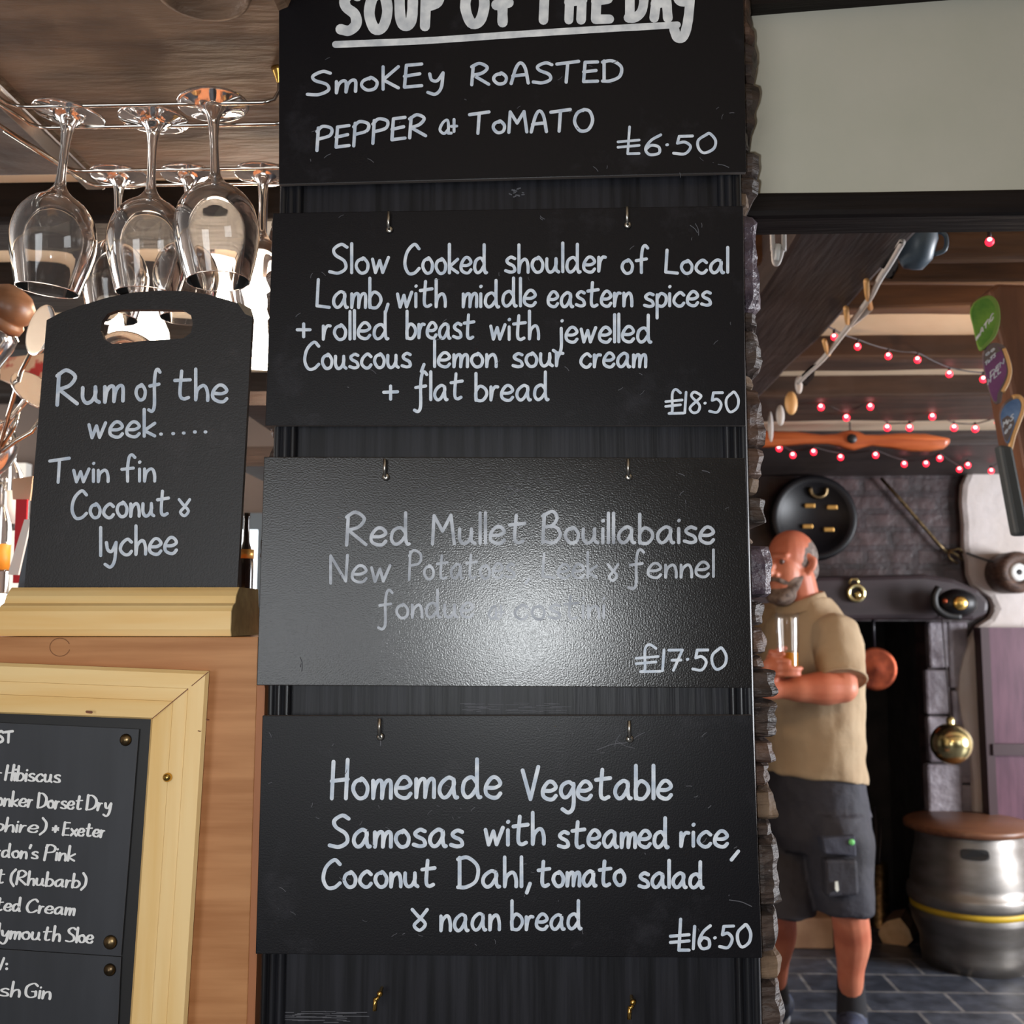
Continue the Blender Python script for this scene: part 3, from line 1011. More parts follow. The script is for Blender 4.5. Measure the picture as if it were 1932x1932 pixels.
board('lowest menu board, offering homemade vegetable samosas at £16.50',
      [(495, 1350), (1420, 1349), (1438, 1808), (482, 1800)],
      [('Homemade', 626, 1506, 944, 1504, 37, 7.4), ('Vegetable', 986, 1508, 1266, 1506, 32, 7.4), ('Samosas', 622, 1598, 872, 1596, 31, 7.4), ('with', 916, 1594, 1026, 1592, 31, 7.2), ('steamed', 1054, 1598, 1260, 1598, 29, 7.2), ('rice', 1285, 1596, 1372, 1597, 28, 7), (',', 1380, 1612, 1393, 1612, 26, 7),
       ('Coconut', 610, 1674, 820, 1672, 28, 7), ('Dahl,', 864, 1674, 1000, 1672, 29, 7), ('tomato', 1016, 1672, 1178, 1670, 27, 7), ('salad', 1206, 1674, 1326, 1674, 26, 7),
       ('&', 778, 1746, 806, 1746, 30, 6.4), ('naan', 832, 1756, 942, 1754, 30, 6.4), ('bread', 966, 1754, 1096, 1752, 27, 6.4)],
      [('#', 1265, 1792, 1300, 1792, 30, 6), ('16·50', 1308, 1790, 1416, 1786, 22, 6)], 'slate',
      [(1126, 1415, 60, -14, 1.6), (1160, 1408, 10, -22, 1.2), (1190, 1400, 26, -18, 1.2), (1376, 1698, 42, 12, 1.6), (716, 1394, 2, 12, 2), (1198, 1412, -34, -14, 1)] + rmarks(60, 500, 1410, 1365, 1790, 12))

# ------------------------------------------------------------------ oak bar end with the framed gin list
YOAK = .897
oa = thing('bar_end_panel', 'warm brown oak panel of the bar end below the rum sign', 'panel', P(240, 1932, YOAK))
quad = [(-60, 1201.5), (487, 1201.5), (464, 1990), (-60, 1990)]
MB().prism([P(x, y, YOAK) for x, y in quad][::-1], (0, .018, 0)).build('panel_board', M['oak'], oa, bevel=.001)
ctop = P(200, 1201.5, YOAK).z
a = P(485, 1208, YOAK)
MB().prism([P(487, 1208, YOAK + .001), P(500, 1300, YOAK + .001), P(494, 1500, YOAK + .001), P(479, 1990, YOAK + .001), P(462, 1990, YOAK + .001), P(484, 1250, YOAK + .001)][::-1], (0, .02, 0)).build('edge_strip', M['oak_edge'], oa)
a, b = P(-60, 1200, YOAK), P(485, 1200, YOAK)
MB().box((a.x, YOAK + .018, ctop - .02), (b.x - .004, YOAK + .2, ctop)).build('shelf', M['oak'], oa)
# ring stain from a cup
rs = MB()
for a0 in (.3,):
    ribbon(rs, [Vector((113 + 19 * math.cos(t), 1221 + 17 * math.sin(t))) for t in [a0 + k * 5.6 / 30 for k in range(31)]], 1.6, lambda x, y: P(x, y, YOAK - .0003))
M['stain'] = mat('stain', srgb(132, 86, 52), .7)
rs.build('ring_stain', M['stain'], oa)

fr = thing('picture_frame', 'mitred pale pine frame on the oak panel, holding the gin list', 'frame', P(300, 1932, YOAK))
YF = YOAK - .016


def frame_side(out0, out1, in1, in0, m, name='frame_rail'):
    """moulded rail: outer edge, raised back, inner edge"""
    o0, o1, i1, i0 = [Vector(p) for p in (out0, out1, in1, in0)]
    prof = [(0, YOAK), (0, YF + .004), (.07, YF), (.36, YF - .0006), (.37, YF + .0004), (.62, YF + .0002), (.63, YF + .0012), (.97, YF + .003), (1, YF + .006), (1, YOAK)]
    ra = [P(o0.x + (i0.x - o0.x) * t, o0.y + (i0.y - o0.y) * t, y) for t, y in prof]
    rb = [P(o1.x + (i1.x - o1.x) * t, o1.y + (i1.y - o1.y) * t, y) for t, y in prof]
    MB().loft([ra, rb], smooth=False).build(name, m, fr)


frame_side((-80, 1247), (395, 1266), (285, 1357), (-80, 1343), M['pine_x'])
frame_side((395, 1266), (349, 2000), (240, 2000), (285, 1357), M['pine_z'])
MB().prism([P(-80, 1338, YOAK - .002), P(292, 1352, YOAK - .002), P(247, 2000, YOAK - .002), P(-80, 2000, YOAK - .002)][::-1], (0, .0015, 0)).build('backing_board', M['black'], fr)
sp = P(315, 1467, YF - .002)
MB().lathe([(0, -.0026), (.0024, -.002), (.0038, 0), (.0038, .003)], sp, (0, 1, 0), 18).build('screw', M['brass'], fr)
kn = MB()
for (x, y, w) in ((168, 1343, 7), (376, 1379, 3), (391, 1358, 3)):
    ribbon(kn, [Vector((x - w * .6, y)), Vector((x + w * .6, y + 1))], w * .7, lambda a, b: P(a, b, YF - .0022))
kn2 = MB()
ribbon(kn2, [Vector((393, 1268)), Vector((340, 1312)), Vector((287, 1356))], 1.6, lambda a, b: P(a, b, YF - .0004))
M['knot'] = mat('knot', srgb(120, 70, 40), .6)
kn2.build('mitre_joint', M['knot'], fr)
kn.build('knot', M['knot'], fr)

YPO = YOAK - .0045
pst = thing('gin_list', 'black printed gin list sheet with white script lettering, upper of two', 'poster', P(120, 1800, YPO), 'sheets pinned in the pine frame')
M['sheet'] = mat('sheet', srgb(40, 42, 47), .5, 0, srgb(50, 52, 58), scale=10, stretch=(4, 4, .5))
M['sheet_edge'] = mat('sheet_edge', srgb(120, 122, 128), .6)
MB().prism([P(-80, 1360, YPO), P(262, 1376, YPO), P(228, 1804, YPO), P(-80, 1784, YPO)][::-1], (0, .0006, 0), 0, 1).build('sheet', [M['sheet'], M['sheet_edge']], pst)
pj = lambda x, y: P(x, y, YPO - .0003)
m = MB()
S = .12
write(m, 'ST', -6, 1400, 24, 1401, 11, 5, pj)
for (tx, x0, y0, x1, y1, xh) in (('r', -14, 1470, 0, 1470, 13), ('Hibiscus', 10, 1471, 112, 1476, 14), ('onker', -8, 1519, 60, 1522, 14), ('Dorset', 70, 1523, 154, 1527, 14), ('Dry', 162, 1527, 208, 1529, 14),
                                 ('phire)', -10, 1567, 84, 1571, 13), ('*', 98, 1574, 109, 1574, 10), ('Exeter', 119, 1575, 196, 1579, 13), ("rdon's", -8, 1616, 70, 1620, 13), ('Pink', 84, 1621, 140, 1624, 14), ('t', -6, 1665, 7, 1666, 14), ('(Rhubarb)', 20, 1667, 160, 1675, 13),
                                 ('ted', -8, 1717, 38, 1719, 13), ('Cream', 50, 1720, 139, 1726, 13), ('lymouth', -4, 1769, 112, 1775, 14), ('Sloe', 124, 1776, 174, 1779, 14)):
    write(m, tx, x0, y0, x1, y1, xh, 4.1, pj, S, 3.0, 1)
m.build('lettering', M['ink_print'], pst)
ps2 = thing('gin_list', 'black printed sheet with the word Gin, below the longer gin list', 'poster', P(110, 1932, YPO), 'sheets pinned in the pine frame')
MB().prism([P(-80, 1786, YPO), P(228, 1806, YPO), P(219, 2000, YPO), P(-80, 2000, YPO)][::-1], (0, .0006, 0), 0, 1).build('sheet', [M['sheet'], M['sheet_edge']], ps2)
m = MB()
write(m, 'V:', -8, 1828, 13, 1829, 11, 5, pj)
write(m, 'ish', -8, 1878, 36, 1880, 14, 4.1, pj, S, 3, 1)
write(m, 'Gin', 48, 1881, 94, 1884, 14, 4.1, pj, S, 3, 1)
m.build('lettering', M['ink_print'], ps2)
for (x, y, r, par) in ((237, 1396, 11.5, pst), (208, 1778, 13, pst), (207, 1830, 11.5, ps2)):
    c = P(x, y, YPO - .0006)
    rr = r * YPO / F
    MB().lathe([(0, -.0034), (rr * .5, -.0030), (rr * .85, -.0016), (rr, 0), (rr * .9, .0006)], c, (0, 1, 0), 24).build('drawing_pin', M['brass_dull'], par)

# ------------------------------------------------------------------ rum sign on its wooden foot
YR = .935
rum = thing('table_sign', 'small slate sign reading Rum of the week in a pine foot', 'sign', P(235, 1200, .94))
top = [(88, 604), (110, 592), (150, 577), (200, 562), (250, 552), (300, 548), (345, 549), (390, 555), (430, 566), (462, 577), (472, 584), (476, 600)]
out = [Vector(p) for p in top] + [Vector((446, 1135)), Vector((44, 1130))]
hole = [(190 + 0, 624), (192, 606), (203, 592), (222, 585), (260, 584), (310, 584), (345, 585), (360, 594), (364, 610), (360, 628), (346, 638), (310, 641), (270, 643), (230, 648), (212, 649), (196, 640)]
# slab with a handle hole: bridge outline and hole into one outline per side
sb = MB()
nO = len(out)


def ring3(pts, y):
    return [P(p[0], p[1], y) for p in pts]


H = [Vector(p) for p in hole]
# split by a vertical line through the hole: left and right halves, each a simple outline
it, ib = 4, 12
xm_t = H[5]
xm_b = H[11]
tl = [o for o in out[:12] if o.x <= 300]
trr = [o for o in out[:12] if o.x >= 300]
left = tl + [H[5], H[4], H[3], H[2], H[1], H[0], H[15], H[14], H[13], H[12], H[11], Vector((300, 1132)), out[-1]]
right = trr + [out[-2], Vector((300, 1132)), H[11], H[10], H[9], H[8], H[7], H[6], H[5]]
import bmesh
bm = bmesh.new()
for poly in (left, right):
    vs = [bm.verts.new(P(p.x, p.y, YR)) for p in poly]
    f = bm.faces.new(vs)
bmesh.ops.remove_doubles(bm, verts=bm.verts, dist=1e-5)
r = bmesh.ops.extrude_face_region(bm, geom=bm.faces[:])
for v in [g for g in r['geom'] if isinstance(g, bmesh.types.BMVert)]:
    v.co.y += .006
bmesh.ops.recalc_face_normals(bm, faces=bm.faces)
bmesh.ops.triangulate(bm, faces=bm.faces)
for v in bm.verts:
    sb.v.append(v.co.copy())
bm.verts.index_update()
for f in bm.faces:
    sb.f.append([v.index for v in f.verts])
    sb.mi.append(0 if abs(f.normal.y) > .5 else 1)
    sb.sm.append(False)
bm.free()
M['rum_slate'] = slate_mat('rum_slate', srgb(34, 32, 33), srgb(60, 56, 58), .42, .3, .4)
M['rum_edge'] = mat('rum_edge', srgb(52, 48, 48), .6)
sb.build('slate', [M['rum_slate'], M['rum_edge']], rum)
pj = lambda x, y: P(x, y, YR - .0004)
m = MB()
for a in (('Rum', 108, 764, 232, 756, 32, 7), ('of', 257, 754, 302, 752, 29, 6.4), ('the', 330, 752, 428, 758, 30, 6.4), ('week', 168, 826, 292, 822, 27, 6.2), ('Twin', 94, 910, 204, 908, 24, 6), ('Fin', 230, 908, 292, 908, 25, 6), ('Coconut', 136, 978, 318, 972, 26, 6.2), ('&', 338, 966, 358, 966, 24, 5.6), ('lychee', 190, 1048, 333, 1044, 28, 6.2)):
    write(m, *a, pj)
for k, (x, y) in enumerate(((303, 819), (326, 818), (346, 817), (367, 815), (387, 815))):
    ribbon(m, [Vector((x, y)), Vector((x + 1.5, y))], 6, pj)
m.build('lettering', M['ink'], rum)
ch = MB()
ch.prism([P(x, y, YR - .0003) for x, y in ((446, 568), (474, 583), (476, 598), (462, 592))][::-1], (0, .0002, 0))
M['chip'] = mat('chip', srgb(150, 132, 104), .8, 0, srgb(110, 96, 80), scale=60)
ch.build('chipped_corner', M['chip'], rum)
# foot: moulded block
foot_prof = [(0, .048), (.0, .0), (.004, -.002), (.010, -.006), (.020, -.010), (.034, -.0135), (.044, -.0135), (.046, -.011)]
fx0, fx1 = P(3, 1190, .912).x, P(440, 1190, .912).x
zf = ctop + .0005
prof = [(.905, 0), (.903, .006), (.904, .022), (.908, .027), (.914, .0295), (.917, .036), (.922, .041), (.926, .044), (.985, .044), (.988, .028), (.993, .022), (.995, 0)]
fm = MB()
fm.prism([Vector((fx0, y, zf + z)) for y, z in prof], (fx1 - fx0, 0, 0), 0)
fo = fm.build('foot', M['pine_x'], rum)
MB().prism([Vector((fx1, y, zf + z)) for y, z in prof], (.0008, 0, 0)).build('end_grain', M['end_grain'], rum)

# ------------------------------------------------------------------ glass rack and wine glasses
ZR = P(300, 212, 1.0).z
rk = thing('glass_rack', 'wire glass rack fixed under the timber canopy', 'rack', (-.4, 1.05, ZR))
W = .0022


def rail(pyL, xL, pyR, back, name='rail'):
    Y = Yz(300, (pyL + pyR) / 2, ZR)
    a = Pz(xL, pyL, ZR)
    xr_ = -.272
    pts = [Vector((a.x - .06 * back, Y - .26 * back, ZR + .0)), Vector((a.x - .012 * back, Y - .045 * back, ZR)), Vector((a.x - .004, Y - .010, ZR)), Vector((a.x + .004, Y - .002, ZR)), Vector((a.x + .014, Y, ZR)), Vector((xr_ - .016, Y, ZR)), Vector((xr_ - .005, Y, ZR + .003)), Vector((xr_, Y, ZR + .012)), Vector((xr_, Y, ZR + .066)), Vector((xr_, Y, 1.993))]
    MB().tube(pts, W, 8).build(name, M['chrome'], rk)
    return Y


ya = rail(214, 40, 180, .9)
yb = rail(246, 74, 229, .45)
yc = rail(325, 140, 316, .8)
yd = rail(353, 178, 345, .55)
MB().tube([(-.272, ya, ZR + .07), (-.272, yb, ZR + .07)], W).build('cross_wire', M['chrome'], rk)
MB().lathe([(.002, 0), (.007, .012), (.009, .016), (0, .017)], (-.272, ya, 1.9755), (0, 0, 1), 16).build('bracket', M['brass'], rk)


def wine_glass(label, group, foot, tilt, s=1.0, bowl=1.0):
    t = thing('wine_glass', label, 'wine glass', foot, group)
    hh = .187 * s
    outer = [(0, 0), (.028, .0), (.0345, -.0005), (.0352, -.0018), (.034, -.0028), (.024, -.0042), (.012, -.0075), (.0068, -.016), (.0045, -.034), (.0042, -.055), (.0050, -.072), (.0075, -.080), (.014, -.087), (.026, -.095), (.0365, -.109), (.0415, -.128), (.0408, -.145), (.037, -.163), (.0318, -.182), (.0306, -.1862)]
    inner = [(.0297, -.1862), (.0308, -.182), (.0359, -.163), (.0397, -.145), (.0404, -.128), (.0355, -.1098), (.0252, -.0965), (.013, -.0895), (.004, -.0865), (0, -.086)]
    outer = [(v.x, v.y) for v in catmull([Vector(p) for p in outer], 3)]
    inner = [(v.x, v.y) for v in catmull([Vector(p) for p in inner], 3)]
    prof = [(r * (1 if h > -.075 else bowl) * s, h * s) for r, h in outer + inner]
    ax = Vector((tilt[0], tilt[1], 1)).normalized()
    m = MB().lathe(prof, foot, ax, 56)
    m.build('glass_body', M['glass'], t)
    return t


ym = (ya + yb) / 2
yn = (yc + yd) / 2
zfoot = ZR + W + .0016
GLS = [((131, 203), (.10, -.05), 'upside-down wine glass hanging at the left end of the front row'), ((291, 193), (.02, -.05), 'upside-down wine glass hanging in the middle of the front row'), ((402, 190), (-.06, .0), 'upside-down wine glass hanging at the right end of the front row')]
for ((px, py), tl_, lb_), dy in zip(GLS, (0, .014, -.014)):
    x = P(px, py, ym + dy).x
    wine_glass(lb_, 'wine glasses in the front row of the rack', (x, ym + dy, zfoot + .001), tl_, 1.02, 1.0)
for (px, lb_) in ((226, 'hanging wine glass behind the front row, leftmost of the rear row'), (358, 'hanging wine glass in the rear row, between two front glasses'), (497, 'hanging wine glass in the rear row, half hidden by the menu boards')):
    x = P(px, 312, yn).x
    wine_glass(lb_, 'wine glasses in the rear row of the rack', (x, yn, zfoot), (.0, .0), .95, .95)

# ------------------------------------------------------------------ lit lamps behind the glasses


def pendant(label, px, py, Y, w, power, bright):
    c = P(px, py, Y)
    t = thing('pendant_lamp', label, 'lamp', c, 'lit pendant lamps over the bar')
    rr = w * Y / F
    prof = [(.012, rr * 1.9), (.02, rr * 1.85), (rr * .55, rr * 1.2), (rr * .95, rr * .3), (rr, -.01), (rr * .96, -.01), (rr * .9, rr * .28), (rr * .5, rr * 1.15), (.012, rr * 1.8)]
    MB().lathe(prof, c, (0, 0, 1), 32).build('lamp_shade', M['lamp_shade'], t)
    MB().ball(c + Vector((0, 0, rr * .35)), rr * .42).build('bulb', M['lamp_bulb'], t)
    MB().tube([c + Vector((0, 0, rr * 1.85)), Vector((c.x, c.y, ZC))], .003).build('cord', M['cable'], t)
    point('pendant_light', c + Vector((0, 0, -.03)), power, (1.0, .72, .48), .04)


pendant('small glowing lamp shade high up beside the left edge of the menu boards', 508, 520, 1.8, 46, 3, 1)
pendant('large glowing lamp shade beside the left edge of the menu boards', 494, 668, 1.5, 78, 5, 1)
pendant('glowing lamp shade behind the middle front wine glass', 262, 640, 2.2, 58, 5, 1)
pendant('glowing lamp shade behind the right front wine glass', 402, 560, 1.9, 44, 4, 1)

# ------------------------------------------------------------------ back of the bar, left
YBB = 2.9
bb = MB()
bb.box((-3.3, YBB + .2, 0), (-.3, YBB + .26, ZC))
struct(bb.build('wall_bar', M['wall_paint']))
wn = thing('window_1', None, None, P(20, 1180, YBB + .19))
struct(wn)
a, b = P(-90, 1230, YBB + .19), P(32, 900, YBB + .19)
MB().box((a.x, YBB + .185, a.z), (b.x, YBB + .195, b.z)).build('pane', M['sky_pane'], wn)
MB().box((b.x, YBB + .165, a.z), (b.x + .04, YBB + .2, b.z)).box((a.x, YBB + .165, b.z), (b.x + .04, YBB + .2, b.z + .04)).build('window_frame', M['card_white'], wn)
wn = thing('window_2', None, None, P(484, 1180, YBB + .19))
struct(wn)
a, b = P(440, 1210, YBB + .19), P(512, 1000, YBB + .19)
MB().box((a.x, YBB + .185, a.z), (b.x, YBB + .195, b.z)).build('pane', M['sky_pane'], wn)
c = P(491, 1100, YBB + .17)
MB().box((c.x - .01, YBB + .165, a.z), (c.x + .01, YBB + .2, b.z)).box((a.x, YBB + .165, b.z), (b.x, YBB + .2, b.z + .05)).build('window_frame', M['blue_grey'], wn)
# shelf seen in the gap
a, b = P(440, 765, 1.7), P(540, 738, 1.7)
sh = MB().box((a.x, 1.7, a.z), (-.24, 1.95, b.z)).build('wall_shelf', M['beam_dark'], loc=(a.x, 1.7, a.z))
tag(sh, 'dark wooden shelf showing between the rum sign and the menu boards', 'shelf')
a, b = P(440, 880, 1.9), P(540, 842, 1.9)
sh = MB().box((a.x, 1.9, a.z), (-.24, 2.1, b.z)).build('wall_shelf', M['beam_dark'], loc=(a.x, 1.9, a.z))
tag(sh, 'lower dark shelf in the gap, above the dark bottle', 'shelf')


def bottle(label, px, py0, py1, Y, w, matb, band=None, group=None):
    b, t = P(px, py1, Y), P(px, py0, Y)
    h = t.z - b.z
    r = w * Y / F / 2
    o = thing('bottle', label, 'bottle', b, group)
    prof = [(0, 0), (r * .95, 0), (r, .01 * h), (r, .55 * h), (r * .9, .63 * h), (r * .42, .75 * h), (r * .36, .95 * h), (r * .42, .96 * h), (r * .42, h), (0, h)]
    MB().lathe(prof, b, (0, 0, 1), 28).build('bottle_body', M[matb], o)
    if band:
        MB().lathe([(r * .96, band[0] * h), (r * 1.02, band[0] * h), (r * 1.02, band[1] * h), (r * .96, band[1] * h)], b, (0, 0, 1), 28).build('label', M[band[2]], o)
    return o


bottle('dark bottle with a gold band behind the right edge of the rum sign', 460, 968, 1185, 1.25, 30, 'bottle_dark', (.60, .68, 'gold'))
bottle('clear bottle at the left edge of the photo', 12, 828, 1000, 1.7, 52, 'glass', (.06, .42, 'card_white'), 'bottles at the left edge')
bottle('bottle with an orange label at the left edge, below the clear one', -6, 900, 1120, 1.5, 40, 'glass', (.2, .42, 'orange'), 'bottles at the left edge')
# the bar counter these stand on
cz = P(460, 1185, 1.25).z
ct = MB().box((-1.6, 1.12, cz - .04), (-.26, 1.62, cz)).build('bar_counter', M['oak_edge'], loc=(-.9, 1.3, cz - .04))
tag(ct, 'wooden bar counter behind the rum sign', 'counter')


def card(name, label, quad, Y, m, cat='card', th=.004):
    p = [P(x, y, Y) for x, y in quad]
    o = MB().prism(p[::-1], (0, th, 0)).build(name, m, loc=(p[2] + p[3]) / 2)
    return tag(o, label, cat)


card('card', 'red card standing left of the rum sign', [(30, 942), (51, 942), (44, 1100), (24, 1100)], 1.45, M['card_red'])
card('card', 'beige card above the red card left of the rum sign', [(22, 904), (62, 898), (56, 944), (24, 942)], 1.46, M['card_beige'])
card('card', 'white card leaning against the left side of the rum sign', [(46, 980), (58, 980), (34, 1085), (14, 1084)], 1.3, M['card_white'])
card('card', 'pale blue card behind the left end of the pine foot', [(52, 1000), (60, 1000), (46, 1190), (20, 1190)], 1.34, M['blue_grey'])
bx = MB()
p = [P(x, y, 1.75) for x, y in ((2, 676), (86, 666), (84, 735), (0, 716))]
bx.prism(p[::-1], (0, .12, 0))
tag(bx.build('carton', M['box_print'], loc=p[3]), 'beige carton with red print left of the rum sign', 'box')
# wood-lidded jar poking in at the left edge
jc = P(2, 600, 1.3)
jax = (Vector((.55, -.15, .62))).normalized()
jr = thing('storage_jar', 'glass jar with a rounded wooden lid tilted at the left edge', 'jar', jc)
MB().lathe([(0, .045), (.018, .043), (.028, .034), (.031, .022), (.031, .012), (.028, .009), (.028, .006), (.031, .003), (.031, -.006), (0, -.006)], jc, jax, 32).build('lid', M['jar_wood'], jr)
MB().lathe([(.024, -.006), (.034, -.014), (.036, -.03), (.036, -.09), (.030, -.1), (0, -.1), (0, -.096), (.028, -.096), (.0335, -.088), (.0335, -.03), (.031, -.016), (.022, -.008)], jc, jax, 32).build('jar_body', M['glass'], jr)


def lying_glass(label, foot_px, rim_px, Y, s):
    a, b = P(*foot_px, Y), P(*rim_px, Y + .05)
    ax = (a - b).normalized()
    wine_glass(label, 'wine glasses tilted beside the rum sign', a, (ax.x / max(.05, ax.z) if ax.z > .05 else ax.x * 20, ax.y / max(.05, ax.z), ), s, 1)


lying_glass('tilted wine glass whose foot shows by the top left corner of the rum sign', (74, 622), (170, 470), 1.18, .9)
lying_glass('tilted wine glass left of the rum sign, its foot below the carton', (66, 735), (-30, 850), 1.28, .9)

dr_ = thing('drying_rack', 'wire drying rack on the bar counter holding two tilted wine glasses', 'rack', P(-6, 1150, 1.31))
q0, q1 = P(-6, 860, 1.31), P(30, 800, 1.30)
MB().tube([Vector((q0.x, q0.y, cz)), q0], .004, 8).build('post', M['chrome'], dr_)
MB().tube([q0 + Vector((-.06, 0, 0)), q0, P(30, 832, 1.31), P(60, 815, 1.31), P(84, 780, 1.31)], .003, 8).build('arm', M['chrome'], dr_)
MB().tube([q0, q1, P(34, 776, 1.30)], .003, 8).build('peg', M['chrome'], dr_)
MB().tube([q0, P(40, 700, 1.26), P(98, 588, 1.19)], .003, 8).build('peg', M['chrome'], dr_)

# ------------------------------------------------------------------ red fairy lights
ZL = ZC - .075


def light_string(label, pts, z, power=True):
    q = [Pz(x, y - 8, z) for x, y in pts]
    c = q[len(q) // 2]
    t = thing('fairy_light_string', label, 'fairy lights', c, 'red fairy lights strung under the ceiling')
    cab = []
    for i, p in enumerate(q):
        if i:
            mid = (q[i - 1] + p) / 2
            cab.append(mid + Vector((0, 0, .012)))
        cab.append(p + Vector((0, 0, .014)))
    if len(cab) > 2:
        MB().tube(catmull(cab, 4), .0022, 6).build('cable', M['cable'], t)
    else:
        MB().tube([cab[0], cab[0] + Vector((0, 0, .05))], .0022, 6).build('cable', M['cable'], t)
    for (x, y), p in zip(pts, q):
        r = 6.4 * p.y / F
        r = min(max(r, .0075), .012)
        b = p + Vector((0, 0, -.004))
        bo = MB().ball(b, (r, r, r * 1.05), 0, 14, 10).build('bulb', M['red_led'], t)
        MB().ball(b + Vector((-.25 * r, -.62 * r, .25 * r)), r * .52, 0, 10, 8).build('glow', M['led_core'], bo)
        MB().tube([b + Vector((0, 0, r * .8)), b + Vector((0, 0, r * .8 + .014))], .0035, 8).build('bulb_holder', M['cable'], t)


light_string('short run of red fairy lights under the nearest beams', [(1450, 569), (1574, 641), (1618, 659), (1676, 677), (1731, 684), (1791, 711), (1855, 721)], ZL)
light_string('single red fairy light just below the lintel', [(1867, 460)], ZL)
light_string('red fairy lights in front of the propeller, zigzagging', [(1549, 774), (1597, 794), (1642, 773), (1674, 813), (1716, 813), (1759, 792), (1800, 813), (1840, 815), (1883, 802)], ZL)
light_string('lowest run of red fairy lights, below the propeller', [(1470, 852), (1496, 865), (1535, 859), (1586, 869), (1652, 865), (1706, 882), (1747, 881), (1773, 871), (1810, 892), (1826, 884), (1870, 895), (1890, 883)], ZL - .015)

# ------------------------------------------------------------------ propeller
YPR = 3.80
hub = P(1605, 829, YPR)
pr = thing('propeller', 'orange-brown wooden aircraft propeller hung below the ceiling beams', 'propeller', hub)
upper = [(1360, 826), (1380, 812), (1440, 812), (1500, 814), (1550, 820), (1580, 818), (1592, 813), (1605, 811), (1620, 814), (1632, 820), (1660, 820), (1700, 817), (1745, 818), (1775, 824), (1787, 830)]
lower = [(1790, 838), (1780, 847), (1755, 852), (1720, 852), (1680, 846), (1645, 841), (1628, 845), (1612, 850), (1598, 849), (1585, 843), (1560, 838), (1520, 838), (1460, 844), (1400, 846), (1370, 840)]
pp = [P(x, y, YPR) for x, y in upper + lower]
blade = MB()
n = len(pp)
cxs = []
front = []
for p in pp:
    q = p.copy()
    q.y -= .0
    front.append(q)
mid = [Vector((p.x, YPR - .012, hub.z + (p.z - hub.z) * .55)) for p in pp]
blade.loft([[p + Vector((0, .012, 0)) for p in mid], [p.copy() for p in pp], [Vector((p.x, YPR - .010, hub.z + (p.z - hub.z) * .72)) for p in pp], [Vector((p.x, YPR - .014, hub.z + (p.z - hub.z) * .2)) for p in pp]])
blade.build('blade', M['propeller'], pr)
MB().lathe([(.0, -.004), (.017, -.004), (.018, 0), (.018, .02)], hub + Vector((0, -.016, 0)), (0, 1, 0), 24).build('hub_hole', M['black'], pr)
MB().tube([hub + Vector((0, .004, .02)), hub + Vector((0, .004, .09))], .003).build('hanger', M['cable'], pr)

# ------------------------------------------------------------------ garland on the long beam
zg = 2.048


def PG(x, y):
    return Pz(x, y, zg)


ga = thing('twig_garland', 'pale twig garland with black leaves along the edge of the long beam', 'garland', PG(1600, 600))
main = [PG(x, y) + Vector((.008, 0, -.008)) for x, y in ((1692, 448), (1672, 484), (1650, 520), (1632, 556), (1600, 600), (1570, 640), (1545, 672), (1515, 700), (1500, 716))]
MB().tube(catmull(main, 4), .006, 8).build('stem', M['pale'], ga)
for k, pts in enumerate((((1626, 522), (1628, 545), (1634, 574)), ((1588, 574), (1590, 590), (1592, 602)), ((1548, 636), (1552, 650), (1556, 662)), ((1634, 575), (1618, 590), (1598, 606)))):
    MB().tube([PG(x, y) + Vector((.008, 0, -.008)) for x, y in pts], .0055, 8).build('twig', M['clip_wood' if k < 3 else 'pale'], ga)


def leaf(par, pts, m, name='leaf'):
    q = [PG(x, y) + Vector((.01, -.01, -.01)) for x, y in pts]
    MB().prism(q, (0, .006, 0)).build(name, m, par, bevel=.002)


leaf(ga, [(1672, 462), (1682, 448), (1688, 452), (1678, 478), (1656, 500), (1646, 494)], M['black'])
leaf(ga, [(1672, 478), (1680, 484), (1680, 500), (1670, 518), (1658, 516), (1662, 500)], M['black'])
leaf(ga, [(1504, 700), (1520, 684), (1530, 680), (1526, 706), (1512, 722), (1504, 716)], M['black'])
for (x, y, rx, rz, m) in ((1501, 728, .007, .024, 'pale'), (1487, 762, .013, .034, 'clip_wood'), (1467, 785, .009, .032, 'pale'), (1449, 806, .006, .05, 'pale')):
    MB().ball(PG(x, y) + Vector((.006, -.01, 0)), (rx * 1.4, rx, rz), 0, 14, 10).build('pod', M[m], ga)
hk = thing('cord_loop', 'pale cord loop hanging under the lintel beside the pillar', 'cord', P(1466, 470, 1.3))
MB().tube(catmull([Vector((P(1456, 440, 1.3).x, 1.3, ZC))] + [P(x, y, 1.3) for x, y in ((1457, 440), (1459, 470), (1461, 495), (1468, 496), (1476, 470), (1479, 440))] + [Vector((P(1480, 440, 1.3).x, 1.3, ZC))], 5), .0032, 8).build('cord', M['pale'], hk)
MB().tube([P(1468, 462, 1.3), P(1464, 492, 1.3)], .0045, 8).build('tassel', M['card_white'], hk)
jg = P(1728, 470, 1.75)
jug = thing('hanging_jug', 'blue-grey jug hanging under the lintel next to the garland', 'jug', jg)
MB().lathe([(.02, .06), (.026, .05), (.034, .02), (.03, -.015), (.016, -.034), (0, -.036)], jg, (.1, -.3, 1), 24).build('jug_body', M['blue_grey'], jug)
MB().tube(catmull([jg + Vector((.03, -.01, .03)), jg + Vector((.048, -.01, .02)), jg + Vector((.046, -.01, -.005)), jg + Vector((.028, -.005, -.012))], 4), .004, 8).build('handle', M['blue_grey'], jug)

